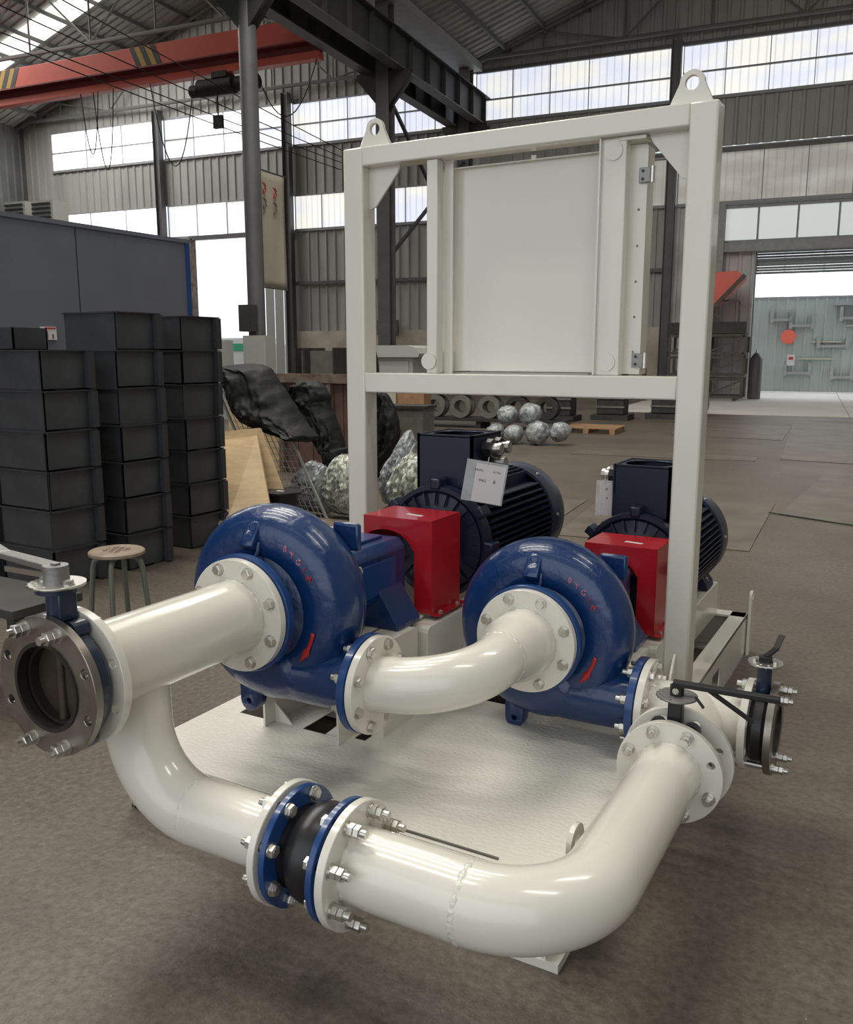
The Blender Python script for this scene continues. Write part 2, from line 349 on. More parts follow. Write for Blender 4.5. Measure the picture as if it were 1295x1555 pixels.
# the glazed vestibule over the roller door at the right, and the roller door
window(11, -3.2, U2, 5.12, 6.25, 1.18, M_panem, (), M_lintel, 0.1, 0.12)
MB().box((-3.12, D1 - 0.25, 3.15), (0.26, 0.3, 6.3)).build('lintel_post', M_lintel, parent=wb, smooth=False, world=HM)
tr = MB(); tr.box((3.3, D1 - 0.12, 4.92), (13.4, 0.4, 0.28)); struct(tr.build('trim_2', M_lintel, smooth=False, world=HM))
dr = MB()
dr.box((0.35, D1 + 0.55, 4.5), (4.9, 0.5, 0.1)); door = struct(dr.build('door_1', M_shutter, smooth=False, world=HM))
for k in range(9):
    MB().box((0.35, D1 + 0.3 - 0.02 * (k % 2), 4.12 + k * 0.085), (4.7, 0.04, 0.075)).build('shutter_slat', M_shutter, parent=door, smooth=False, world=HM)
for u in (-2.05, 2.7): MB().box((u, D1 + 0.2, 2.4), (0.16, 0.3, 4.8)).build('door_jamb', M_shutter, parent=door, smooth=False, world=HM)
# inner face of the next building seen through the roller door
nb = struct(corr((-7, 38, 0), (1, 0, 0), 17, (0, 0, 1), 3.62, (0, -1, 0), 0.35, 0.03).build('wall_far', M_green, smooth=False, world=HM, weld=False))
nw = struct(MB().box((1.5, 38.02, 3.66), (17, 0.12, 0.08)).build('window_12', M_mull, smooth=False, world=HM))
for k in range(12):
    MB().box((-6.3 + k * 1.42, 38.0, 4.6), (1.36, 0.03, 1.8)).build('pane', M_paneb, parent=nw, smooth=False, world=HM)
MB().box((1.5, 38.1, 7.5), (17, 0.1, 4.0)).build('upper_sheet', M_green, parent=nb, smooth=False, world=HM)
# doorway in the left part of the back wall
dj = struct(MB().box((-22.2, D1 - 0.03, 6.32), (5.1, 0.25, 0.16)).build('door_2', M_column, smooth=False, world=HM))
for u in (-24.85,): MB().box((u, D1 - 0.05, 3.15), (0.5, 0.35, 6.3)).build('door_jamb', M_wood, parent=dj, smooth=False, world=HM)
for k in range(3):
    MB().box((-20.95 + 0.45 * k, D1 + 0.15, 3.1), (0.40, 0.05, 6.1)).build('door_leaf', M_cab, parent=dj, smooth=False, world=HM)
# left side wall, right side wall
wl = struct(corr((U0, D0, 0), (0, 1, 0), D1 - D0, (0, 0, 1), EZ, (1, 0, 0)).build('wall_left', M_side, smooth=False, world=HM, weld=False))
wr = struct(corr((U2, D0, 0), (0, 1, 0), D1 - D0, (0, 0, 1), EZ, (-1, 0, 0)).build('wall_right', M_sheet, smooth=False, world=HM, weld=False))
wf = struct(MB().box((-12, D0, 9.5), (44, 0.1, 5.2)).build('wall_front', M_sheet, smooth=False, world=HM))
for ua, ub in ((-33.9, -8.5), (5.0, 10.0)): corr((ua, D0, 0), (1, 0, 0), ub - ua, (0, 0, 1), 6.9, (0, 1, 0)).build('wall_sheet', M_sheet, parent=wf, smooth=False, world=HM, weld=False)
# roof: two gabled bays
ceil = struct(MB().box(((U0 + U1) / 2, (D0 + D1) / 2, EZ + SL * 10.95 + 0.06), (0.5, D1 - D0, 0.06)).build('ceiling', M_roof, smooth=False, world=HM))
for (ua, ub) in ((U0, U1), (U1, U2)):
    um = (ua + ub) / 2; L_ = math.hypot(um - ua, SL * (um - ua))
    for sgn, ue in ((1, ua), (-1, ub)):
        bvec = Vector((sgn, 0, SL)); nn = Vector((SL * sgn, 0, -1))
        segs = [(D0, D1)]
        corr((ue, D0, EZ), (0, 1, 0), D1 - D0, bvec, L_, nn, 0.36, 0.05).build('roof_sheet', M_roof, parent=ceil, smooth=False, world=HM, weld=False)
# roof light strips of the far (left) bay, seen from below
for d in (20.3, 27.1):
    for k in range(9):
        x0 = 0.9 + k * 1.12
        p = [Vector((U0 + x, dd, EZ + SL * x - 0.09)) for x, dd in ((x0, d - 0.62), (x0 + 1.06, d - 0.62), (x0 + 1.06, d + 0.62), (x0, d + 0.62))]
        mb = MB(); mb.rings([[q for q in p], [q + Vector((0, 0, 0.02)) for q in p]]); mb.build('roof_light_sheet', M_sky, parent=ceil, smooth=False, world=HM)
for (u, d) in ROOFLIGHTS + [(4.5, 0.5), (4.5, 7.9)]:
    zc = EZ + SL * (u - U1 if u < -1 else U2 - u) - 0.09; sg = 1 if u < -1 else -1
    mb = MB(); q = [Vector((u + x, d + y, zc + sg * SL * x)) for x, y in ((-2.9, -0.4), (2.9, -0.4), (2.9, 0.4), (-2.9, 0.4))]
    mb.rings([q, [a + Vector((0, 0, 0.02)) for a in q]]); mb.build('roof_light_sheet', M_sky, parent=ceil, smooth=False, world=HM)
# purlins: one joined part per slope would hide them; keep the ones in view as pieces
for (ua, ub) in ((U0, U1), (U1, U2)):
    for k in range(1, 8):
        for sgn, ue in ((1, ua), (-1, ub)):
            if ub == U2 and sgn < 0: continue
            x = k * 1.4; z = EZ + SL * x - 0.16
            MB().box((ue + sgn * x, 24.3, z), (0.07, 14.6, 0.14)).build('purlin', M_truss, parent=ceil, smooth=False, world=HM)
# valley gutter
MB().box((U1, (D0 + D1) / 2, EZ - 0.1), (0.9, D1 - D0, 0.25)).build('valley_gutter', M_sheet, parent=ceil, smooth=False, world=HM)
# trusses
def truss(ua, ub, d, label):
    t = hthing('roof_truss', label, 'truss', (ua + ub) / 2, d, EZ + 0.25, 'steel trusses across the hall roof')
    um = (ua + ub) / 2; H = lambda p: HM @ Vector(p)
    zb = EZ + 0.12
    MB().tube([H((ua + 0.2, d, zb)), H((ub - 0.2, d, zb))], 0.075, 8).build('bottom_chord', M_truss, parent=t)
    for e, sg in ((ua, 1), (ub, -1)):
        MB().tube([H((e, d, EZ - 0.12)), H((um, d, EZ + SL * (um - ua) - 0.3))], 0.07, 8).build('top_chord', M_truss, parent=t)
    n = 8; w_ = (ub - ua) / n
    for k in range(1, n):
        u = ua + k * w_; zt = EZ + SL * min(u - ua, ub - u) - 0.28
        MB().tube([H((u, d, zb)), H((u, d, zt))], 0.035, 6).build('web_member', M_truss, parent=t)
        if k % 2: continue
        for du in (-w_, w_):
            u2 = u + du; zt2 = EZ + SL * max(0, min(u2 - ua, ub - u2)) - 0.25
            MB().tube([H((u, d, zb)), H((u2, d, max(zb, zt2)))], 0.035, 6).build('web_member', M_truss, parent=t)
truss(U0, U1, 24.5, 'grey tube roof truss above the red crane, middle of the left bay')
truss(U0, U1, 17.7, 'grey tube roof truss nearest the viewer, upper left corner')
truss(U0, U1, 31.2, 'grey tube roof truss against the left end gable')
truss(U1, U2, 31.2, 'grey tube roof truss against the end gable behind the lifting frame')

# wall columns
for u, lab in ((-26.0, 'grey steel wall column between the two brightest left window bays'), (-19.65, 'grey steel wall column right of the bright doorway'),
               (-4.78, 'dark steel wall column right behind the panel frame')):
    t = hthing('wall_column', lab, 'column', u, D1 - 0.3, 0, 'steel columns along the end wall')
    for x in (-0.14, 0.14): MB().box((u + x, D1 - 0.3, 5.75), (0.02, 0.3, 11.5)).build('flange', M_column, parent=t, smooth=False, world=HM)
    MB().box((u, D1 - 0.3, 5.75), (0.27, 0.05, 11.5)).build('web', M_column, parent=t, smooth=False, world=HM)
for z, ua, ub in ((8.0, -12, 10), (4.3, -19.6, -12), (4.3, -12, -4.9)):
    MB().box(((ua + ub) / 2, D1 - 0.13, z), (ub - ua, 0.12, 0.12)).build('girt', M_column, parent=wb, smooth=False, world=HM)

# interior columns under the crane runway
def icolumn(d, lab, rnd):
    t = hthing('crane_column', lab, 'column', U1, d, 0)
    if rnd: MB().cyl((U1 - 0.0, d, 0), (U1, d, 12.0), 0.20, 0.20, 20).build('shaft', M_column, parent=t, world=HM)
    else:
        sh = MB().box((U1, d, 6.0), (0.05, 0.4, 12.0)); sh.build('shaft', M_column, parent=t, smooth=False, world=HM)
        for y in (-0.2, 0.2): MB().box((U1, d + y, 6.0), (0.40, 0.03, 12.0)).build('flange', M_column, parent=t, smooth=False, world=HM)
    for sg in (-1, 1):
        MB().plate(Matrix.Translation((U1, d, 9.5)) @ Matrix.Rotation(PI / 2, 4, 'X'), [(sg * 0.1, -1.0), (sg * 0.85, -0.15), (sg * 0.85, 0), (sg * 0.1, 0)], (), 0.3).build('bracket', M_beam, parent=t, smooth=False, world=HM)
    MB().box((U1, d, 0.02), (0.6, 0.6, 0.04)).build('base_plate', M_column, parent=t, smooth=False, world=HM)
    return t
ic = icolumn(17.6, 'thick round grey steel column rising through the red crane', True)
icolumn(24.5, 'dark steel column with bracket holding the crane beams', False)
icolumn(31.0, 'dark steel column at the end wall under the runway tip', False)
cb = hthing('cross_brace', 'pair of thin dark diagonal braces crossing behind the lifting frame', 'brace', U1, 27.8, 4.5)
for dx, p, q in ((-0.06, (U1, 24.8, 9.0), (U1, 30.7, 5.2)), (0.06, (U1, 24.8, 4.5), (U1, 30.7, 8.2))):
    off = Vector((dx, 0, 0)); MB().bar(HM @ (Vector(p) + off), HM @ (Vector(q) + off), 0.09, 0.09).build('brace_bar', M_beam, parent=cb, smooth=False)
for u, lab in ((U1 - 0.52, 'dark crane runway beam of the left bay, carrying the red crane'), (U1 + 0.52, 'dark crane runway beam facing the viewer, above the lifting frame')):
    t = hthing('runway_beam', lab, 'beam', u, 24, 9.5, 'crane runway beams')
    MB().box((u, 15, 9.98), (0.03, 33.5, 0.92)).build('web', M_beam, parent=t, smooth=False, world=HM)
    MB().box((u, 15, 9.52), (0.36, 33.5, 0.035)).build('bottom_flange', M_column, parent=t, smooth=False, world=HM)
    MB().box((u, 15, 10.46), (0.42, 33.5, 0.035)).build('top_flange', M_beam, parent=t, smooth=False, world=HM)
    MB().box((u, 15, 10.53), (0.10, 33.5, 0.10)).build('rail', M_beam, parent=t, smooth=False, world=HM)
    for k in range(14):
        MB().box((u, 15.0 + k * 1.25, 9.98), (0.30, 0.02, 0.90)).build('stiffener', M_beam, parent=t, smooth=False, world=HM)
# overhead crane
t = hthing('overhead_crane', 'orange-red box girder overhead crane spanning the left bay', 'crane', -23, 22.3, 9.3)
cu0, cu1, cd = -33.4, -12.85, 22.3
MB().box(((cu0 + cu1) / 2, cd, 10.08), (cu1 - cu0, 0.45, 0.62)).build('main_girder', M_crane, parent=t, smooth=False, world=HM, bevel=0.01)
MB().box(((cu0 + cu1) / 2, cd + 0.03, 9.66), (cu1 - cu0, 0.12, 0.24)).build('hoist_track_web', M_craned, parent=t, smooth=False, world=HM)
MB().box(((cu0 + cu1) / 2, cd, 9.78), (cu1 - cu0, 0.62, 0.04)).build('girder_ledge', M_craned, parent=t, smooth=False, world=HM)
MB().box(((cu0 + cu1) / 2, cd, 9.46), (cu1 - cu0, 0.30, 0.20)).build('hoist_track', M_crane, parent=t, smooth=False, world=HM, bevel=0.01)
for u in (-23.6, -19.3):
    o_ = MB()
for cu_, s_ in ((-24.25, -1), (-18.6, 1)):
    for k in range(5):
        MB().plate(Matrix.Translation((cu_ + k * 0.19 - 0.4, cd - 0.228, 10.08)) @ Matrix.Rotation(PI / 2, 4, 'X'),
                   [(-0.09 - s_ * 0.14, 0.30), (0.09 - s_ * 0.14, 0.30), (0.09 + s_ * 0.14, -0.30), (-0.09 + s_ * 0.14, -0.30)], (), 0.004).build(
            'hazard_stripe', M_yellow if k % 2 else M_beam, parent=t, smooth=False, world=HM)
MB().box((cu1 + 0.25, cd, 10.80), (0.3, 2.6, 0.36)).build('end_carriage', M_crane, parent=t, smooth=False, world=HM)
h = hthing('electric_hoist', 'dark cable hoist hanging under the red crane girder behind the round column', 'hoist', -16.0, cd, 8.5)
H = lambda *p: HM @ Vector(p)
MB().cyl(H(-16.9, cd, 9.05), H(-15.7, cd, 9.05), 0.24, n=20).build('drum', M_castd, parent=h)
MB().cyl(H(-15.6, cd, 9.05), H(-14.9, cd, 9.05), 0.20, n=20).build('hoist_motor', M_castd, parent=h)
MB().cyl(H(-17.2, cd, 9.0), H(-16.95, cd, 9.0), 0.17, n=16).build('gear_case', M_castd, parent=h)
MB().box((-16.1, cd, 9.32), (0.5, 0.4, 0.16)).build('trolley', M_castd, parent=h, smooth=False, world=HM)
MB().bar(H(-16.3, cd, 8.85), H(-16.3, cd, 8.2), 0.03, 0.03).build('wire_rope', M_cable, parent=h)
MB().box((-16.3, cd, 8.1), (0.3, 0.12, 0.35)).build('hook_block', M_castd, parent=h, smooth=False, world=HM)
# festoon cables of the crane
def sag(p, q, drop, n=14): 
    p = Vector(p); q = Vector(q); return [p.lerp(q, k / n) - Vector((0, 0, drop * 4 * (k / n) * (1 - k / n))) for k in range(n + 1)]
for a, b, dr, lab in ((-14.9, -12.9, 1.4, 'black festoon cable loop right of the round column'), (-18.6, -17.0, 2.4, 'black festoon cable loop left of the hoist'),
                      (-20.8, -20.0, 2.3, 'thin cable loop hanging over the bright windows'), (-21.3, -20.6, 1.8, 'black looped crane cable furthest left of the column')):
    o = MB().tube([HM @ v for v in sag((a, cd - 0.13, 9.38), (b, cd - 0.13, 9.38), dr)], 0.016, 6).build('festoon_cable', M_cable)
    tag(o, lab, 'cable', 'crane cables')
# long overhead wires from the upper left to the lifting frame
WIRES = [((-14.36, 12.5, 7.22), (-13.33, 24.2, 6.89), 'lowest'), ((-14.34, 12.5, 7.40), (-13.33, 24.2, 7.10), 'third'), ((-14.29, 12.5, 7.86), (-13.33, 24.2, 7.26), 'second'),
         ((-12.75, 12.5, 7.74), (-13.32, 24.2, 7.45), 'top')]
for k, (a, b, lab) in enumerate(WIRES):
    o = MB().tube([HM @ v for v in sag(a, b, 0.04)], 0.013, 5).build('overhead_wire', M_cable)
    tag(o, 'thin straight overhead wire, %s of the four crossing the red crane' % lab, 'wire', 'overhead wires')

# banner on the column line
t = hthing('hanging_banner', 'cream cloth banner hanging beside the round column', 'banner', -12.3, 18.7, 3.1)
mb = MB(); N_ = 14
vs = [[mb.bm.verts.new(Vector((-12.3 + 0.012 * math.sin(i * 0.7 + j * 0.25), 17.75 + 1.65 * i / N_, 5.75 - 2.65 * j / 16))) for i in range(N_ + 1)] for j in range(17)]
for j in range(16):
    for i in range(N_): mb._f([vs[j][i], vs[j][i + 1], vs[j + 1][i + 1], vs[j + 1][i]])
o = mb.build('cloth', M_banner, parent=t, world=HM, weld=False); sm = o.modifiers.new('solid', 'SOLIDIFY'); sm.thickness = 0.01
for y in (5.78, 3.08): MB().cyl(H(-12.3, 18.0, y), H(-12.3, 19.45, y), 0.02, n=8).build('rod', M_column, parent=t)
for k, (y, z) in enumerate(((18.4, 5.35), (18.85, 5.3), (18.4, 5.0), (18.85, 4.95))):
    MB().tube([H(-12.22, y + 0.09 * math.sin(a * 1.9), z + 0.13 * math.cos(a * 1.1)) for a in range(7)], 0.012, 5).build('brush_mark', M_redmark if k < 2 else M_wood, parent=t)

# ------------------------------------------------------------------ far right: frames, hopper, clutter by the door
t = hthing('stacked_steel_frames', 'stack of brown welded steel frames left of the roller door', 'steel frames', -2.7, 30.0, 0)
for k in range(3):
    z0 = 0.15 + k * 0.68
    for z in (z0, z0 + 0.55):
        for y in (29.4, 30.6): MB().box((-3.2, y, z), (2.4 - 0.1 * k, 0.09, 0.08)).build('rail', M_frame, parent=t, smooth=False, world=HM)
    for u in (-4.3, -3.1, -2.05 + 0.03 * k):
        for y in (29.4, 30.6): MB().box((u, y, z0 + 0.27), (0.08, 0.09, 0.5)).build('upright', M_frame, parent=t, smooth=False, world=HM)
    for ua, ub in ((-4.2, -3.1), (-3.1, -2.1)):
        MB().bar(H(ua, 29.38, z0 + 0.04), H(ub, 29.38, z0 + 0.5), 0.06, 0.06).build('diagonal', M_frame, parent=t, smooth=False)
MB().box((-3.2, 30.0, 2.3), (2.4, 1.3, 0.35)).build('top_box', M_castd, parent=t, smooth=False, world=HM)
for u in (-4.1, -2.25): MB().box((u, 30, 0.06), (0.1, 1.2, 0.12)).build('skid_foot', M_frame, parent=t, smooth=False, world=HM)
t = hthing('red_hopper', 'orange-red sheet metal hopper on a thin stand beside the roller door', 'hopper', -2.9, 30.0, 2.5)
mb = MB(); pr = [(-3.9, 3.95), (-2.35, 4.0), (-2.15, 3.8), (-3.0, 2.95), (-3.9, 2.7)]
mb.rings([[Vector((u, 29.2, z)) for u, z in pr], [Vector((u, 30.4, z)) for u, z in pr]]); mb.build('hopper_body', M_crane, parent=t, smooth=False, world=HM)
MB().bar(H(-3.05, 29.15, 2.85), H(-2.12, 29.15, 3.86), 0.16, 0.12).build('side_rail', M_frame, parent=t, smooth=False)
for u in (-2.25, -3.7): MB().bar(H(u, 29.5, 2.48), H(u, 29.5, 3.1), 0.06, 0.06).build('stand_leg', M_frame, parent=t, smooth=False)
MB().bar(H(-3.3, 29.3, 3.12), H(-2.25, 29.3, 3.12), 0.05, 0.05).build('stand_rail', M_frame, parent=t, smooth=False)
MB().bar(H(-3.2, 29.25, 3.0), H(-2.7, 29.25, 2.48), 0.06, 0.06).build('stand_brace', M_frame, parent=t, smooth=False)
t = hthing('gas_cylinder', 'grey gas cylinder standing right of the steel frames', 'cylinder', -1.75, 31.0, 0)
MB().lathe(H(-1.75, 31.0, 0.024), (0, 0, 1), [(0, 0.001), (0, 0.2), (1.3, 0.2), (1.45, 0.1), (1.5, 0.05), (1.5, 0.001)], 16, False).build('tank', M_column, parent=t)
MB().cyl(H(-1.75, 31, 1.5), H(-1.75, 31, 1.62), 0.03, n=8).build('valve_knob', M_zinc, parent=t)
# items mounted on / in front of the pale green far wall
for k, (u, z, w_, h_) in enumerate(((-1.3, 2.95, 0.7, 0.5), (-0.55, 2.75, 0.8, 0.6), (1.1, 3.0, 0.55, 0.55), (1.9, 3.0, 0.6, 0.55), (-0.6, 0.9, 0.9, 0.5), (1.0, 0.75, 0.7, 0.5), (2.1, 0.7, 0.8, 0.6), (0.6, 1.9, 1.0, 0.4))):
    t = hthing('wall_rack', 'grey I-shaped wall rack on the pale green wall, %s' % ('upper row, leftmost', 'upper row, second from left', 'upper row under the rail', 'upper row, rightmost', 'lower row, leftmost', 'lower row, middle', 'lower row, rightmost', 'in the middle of the wall')[k], 'rack', u, 37.8, z, 'grey wall racks')
    for x in (-w_ / 2, w_ / 2): MB().box((u + x, 37.85, z), (0.12, 0.22, h_)).build('rack_upright', M_lintel, parent=t, smooth=False, world=HM)
    MB().box((u, 37.85, z - h_ * 0.3), (w_, 0.2, 0.1)).build('rack_shelf', M_lintel, parent=t, smooth=False, world=HM)
o = MB().cyl(H(-1.0, 37.9, 2.15), H(-1.0, 37.75, 2.15), 0.28, n=20).build('red_dial', M_crane); tag(o, 'round red disc on the pale green wall beyond the roller door', 'disc')
o = MB().box((2.6, 37.84, 3.38), (4.2, 0.2, 0.12)).build('grey_duct', M_lintel, smooth=False, world=HM); tag(o, 'long grey duct along the top of the pale green wall', 'duct')
for z, u0, u1 in ((2.55, 1.0, 3.8), (1.95, -0.2, 0.9), (1.3, -0.6, 0.7)):
    o = MB().box(((u0 + u1) / 2, 37.9, z), (u1 - u0, 0.1, 0.05)).build('yellow_pipe', M_banner, smooth=False, world=HM)
    tag(o, 'thin pale yellow pipe on the green wall, %s of three' % {2.55: 'highest', 1.95: 'middle', 1.3: 'lowest'}[z], 'pipe')
o = MB().box((-0.85, 37.6, 1.25), (0.28, 0.1, 0.42)).build('white_notice', M_notice, smooth=False, world=HM); tag(o, 'small white notice with red print beyond the roller door', 'notice')
MB().box((-0.85, 37.54, 1.32), (0.16, 0.02, 0.1)).build('red_print', M_redmark, parent=None, smooth=False, world=HM).parent = None
bpy.data.objects['red_print'].parent = o

# vehicle outside the left doorway
t = hthing('parked_truck', 'pale truck with green and white bands outside the bright doorway', 'truck', -25.5, 36, 0)
MB().box((-26.0, 36.5, 1.3), (3.6, 2.2, 1.9)).build('cargo_body', M_truckw, parent=t, smooth=False, world=HM, bevel=0.05)
MB().box((-23.4, 36.5, 1.1), (1.4, 2.1, 1.7)).build('cab', M_truckw, parent=t, smooth=False, world=HM, bevel=0.12)
MB().box((-25.6, 35.38, 1.8), (2.6, 0.04, 0.35)).build('green_band', M_truckg, parent=t, smooth=False, world=HM)
for u in (-27.0, -23.6): MB().cyl(H(u, 35.3, 0.38), H(u, 35.6, 0.38), 0.38, n=20).build('wheel', M_rubber, parent=t)

# ------------------------------------------------------------------ left: partition and box stacks
t = thing('partition_panel', 'tall dark blue-grey sheet metal partition behind the box stacks', 'partition', (-9.1, 7, 0))
MB().box((-9.1, 5.4, 1.5), (0.1, 4.1, 3.0)).build('panel', M_part, parent=t, smooth=False)
MB().box((-9.1, 8.37, 1.5), (0.1, 1.8, 3.0)).build('panel', M_part, parent=t, smooth=False)
MB().box((-9.08, 9.3, 1.5), (0.1, 0.07, 3.0)).build('edge_post', M_bluef, parent=t, smooth=False)
MB().box((-9.1, 6.3, 3.02), (0.14, 6.1, 0.05)).build('top_rail', M_part, parent=t, smooth=False)
t = thing('wall_notice', 'small white notice with red heading on the dark partition', 'notice', (-9.03, 6.97, 1.73))
MB().box((-9.035, 6.97, 1.735), (0.02, 0.21, 0.15)).build('sheet', M_notice, parent=t, smooth=False)
MB().box((-9.022, 6.99, 1.795), (0.006, 0.15, 0.015)).build('red_heading', M_redmark, parent=t, smooth=False)
for y in (6.90, 6.94): MB().box((-9.022, y, 1.715), (0.006, 0.025, 0.09)).build('dark_figure', M_column, parent=t, smooth=False)
MB().box((-9.022, 7.02, 1.70), (0.006, 0.02, 0.05)).build('dark_figure', M_column, parent=t, smooth=False)
o = MB().box((-9.6, 4.0, 2.0), (0.25, 0.25, 4.0)).build('dark_post', M_castd, smooth=False); tag(o, 'dark post at the far left edge beside the partition', 'post')
for k, (u, zz) in enumerate(((-13.25, 3.95), (-12.6, 3.93))):
    t = hthing('air_louver', 'grey louvered box above the partition, %s' % ('cut by the left edge' if k == 0 else 'next to the window'), 'louver', u, 12, zz - 0.2)
    MB().box((u, 12.2, zz), (0.5, 0.35, 0.42)).build('case', M_cab, parent=t, smooth=False, world=HM)
    for j in range(5): MB().box((u, 12.0, zz - 0.15 + j * 0.075), (0.42, 0.03, 0.03)).build('louver_blade', M_castd, parent=t, smooth=False, world=HM)
    MB().box((u, 12.2, zz / 2 - 0.1), (0.08, 0.08, zz - 0.22)).build('support_pole', M_column, parent=t, smooth=False, world=HM)

def box_mesh(w, d, h):
    """open steel box with a folded lip, resting on z=0, front right corner at the origin"""
    mb = MB(); t_ = 0.012
    mb.box((-w / 2, d / 2, t_ / 2), (w, d, t_))
    mb.box((-w / 2, t_ / 2, h / 2), (w, t_, h)); mb.box((-w / 2, d - t_ / 2, h / 2), (w, t_, h))
    mb.box((-t_ / 2, d / 2, h / 2), (t_, d, h)); mb.box((-w + t_ / 2, d / 2, h / 2), (t_, d, h))
    return mesh_of(mb, 'box_shell', M_box, False)
def lip_mesh(w, d, h):
    mb = MB(); l = 0.035
    mb.box((-w / 2, -0.004, h - 0.005), (w + 0.02, 0.016, 0.010))
    mb.box((l / 2, d / 2, h - 0.004), (l, d, 0.008)); mb.box((l * 0.9, d - 0.03, h / 2), (l * 1.2, 0.05, h - 0.02))
    return mesh_of(mb, 'box_lip', M_lip, False)
BH = 0.254
bm_, lm_ = box_mesh(0.50, 0.38, BH), lip_mesh(0.50, 0.38, BH)
ordn = ['bottom', 'second from the floor', 'third from the floor', 'fourth from the floor', 'fifth from the floor', 'sixth from the floor', 'topmost']
for sname, x, y, n in (('leftmost stack', -4.77, 3.60, 6), ('middle stack', -4.75, 4.18, 7), ('right stack behind the stool', -4.87, 4.905, 7)):
    for k in range(n):
        lab = 'dark grey steel box, %s of the %s' % (ordn[k] if k < n - 1 else 'topmost', sname)
        t = thing('steel_box', lab, 'box', (x + random.uniform(-.006, .006), y + random.uniform(-.006, .006), k * BH), random.uniform(-.015, .015), 'stacked dark steel boxes')
        place('shell', bm_, wmat(t), t); place('lip', lm_, wmat(t), t)
for k, (x, y, z, s_) in enumerate(((-5.33, 3.59, 0, 'row left of'), )):
    for j in range(6):
        t = thing('steel_box', 'dark grey steel box at the left edge, %s beside the leftmost stack' % (ordn[j] if j < 5 else 'topmost'), 'box', (x + 0.0, y, j * BH), 0, 'stacked dark steel boxes')
        place('shell', bm_, wmat(t), t); place('lip', lm_, wmat(t), t)
t = thing('steel_box', 'smaller dark steel box lying on top at the left edge', 'box', (-5.98, 4.30, 6 * BH), 0.0, 'stacked dark steel boxes')
place('shell', box_mesh(0.7, 0.3, 0.17), wmat(t), t)
# boxes hidden behind carry the top one
for j in range(6):
    t = thing('steel_box', 'dark steel box in the rear stack at the left edge, %s' % (ordn[j] if j < 5 else 'sixth from the floor'), 'box', (-5.85, 4.30, j * BH), 0, 'stacked dark steel boxes')
    place('shell', bm_, wmat(t), t)

# stool
t = thing('round_stool', 'small round stool with worn wooden seat and bent green-grey tube legs', 'stool', (-3.75, 3.22, 0))
mb = MB(); mb.lathe((-3.75, 3.22, 0.425), (0, 0, 1), [(0, 0.001), (0, 0.14), (0.006, 0.148), (0.020, 0.148), (0.026, 0.14), (0.026, 0.001)], 40, False); mb.build('seat', M_stool, parent=t)
pts_ = [(i, j) for i in range(-5, 6) for j in range(-3, 4) if (i * 7 + j * 3) % 4 != 0]
mb = MB()
for i, j in pts_: mb.box((-3.75 + i * 0.011, 3.22 + j * 0.018, 0.4515), (0.004, 0.012, 0.002), rz=0.5)
o = mb.build('seat_slots', M_brown, parent=t, smooth=False); o['kind'] = 'stuff'
for a in (0.6, 0.6 + PI / 2, 0.6 + PI, 0.6 + 3 * PI / 2):
    dx, dy = math.cos(a), math.sin(a)
    P = [(-3.75 + dx * r, 3.22 + dy * r, z) for r, z in ((0.02, 0.415), (0.09, 0.412), (0.122, 0.39), (0.132, 0.35), (0.165, 0.0))]
    MB().tube(P, 0.0145, 10).build('leg', M_stoolleg, parent=t)
# low dark bench at the left edge
t = thing('work_bench', 'low dark steel bench at the far left behind the valve lever', 'bench', (-3.35, 2.1, 0))
MB().box((-3.55, 2.35, 0.44), (0.75, 0.35, 0.04)).build('bench_top', M_castd, parent=t, smooth=False, bevel=0.004)
for x, y in ((-3.88, 2.22), (-3.22, 2.22), (-3.88, 2.48), (-3.22, 2.48)): MB().box((x, y, 0.21), (0.05, 0.05, 0.42)).build('leg', M_castd, parent=t, smooth=False)

# ------------------------------------------------------------------ clutter behind the pumps
def blob(name, m, spheres, vox=0.04, disp=0.05, dscale=0.25, parent=None, seed=0):
    mb = MB()
    for (x, y, z, rx, ry, rz_) in spheres:
        M = Matrix.Translation((x, y, z)) @ Matrix.Diagonal((rx, ry, rz_, 1))
        bmesh.ops.create_icosphere(mb.bm, subdivisions=2, radius=1, matrix=M)
    o = mb.build(name, m, parent=parent, weld=False)
    r = o.modifiers.new('remesh', 'REMESH'); r.mode = 'VOXEL'; r.voxel_size = vox; r.use_smooth_shade = True
    tx = bpy.data.textures.new(name, 'CLOUDS'); tx.noise_scale = dscale; tx.noise_depth = 3
    d = o.modifiers.new('disp', 'DISPLACE'); d.texture = tx; d.strength = disp; d.mid_level = 0.5; d.texture_coords = 'GLOBAL'
    return o
def smooth_line(P, n):
    out = []
    for k in range(n + 1):
        t_ = k / n * (len(P) - 1); i = min(int(t_), len(P) - 2); f = t_ - i
        p0, p1, p2, p3 = P[max(i - 1, 0)], P[i], P[i + 1], P[min(i + 2, len(P) - 1)]
        out.append(tuple(0.5 * (2 * p1[c] + (p2[c] - p0[c]) * f + (2 * p0[c] - 5 * p1[c] + 4 * p2[c] - p3[c]) * f * f + (3 * p1[c] - p0[c] - 3 * p2[c] + p3[c]) * f ** 3) for c in (0, 1)))
    return out
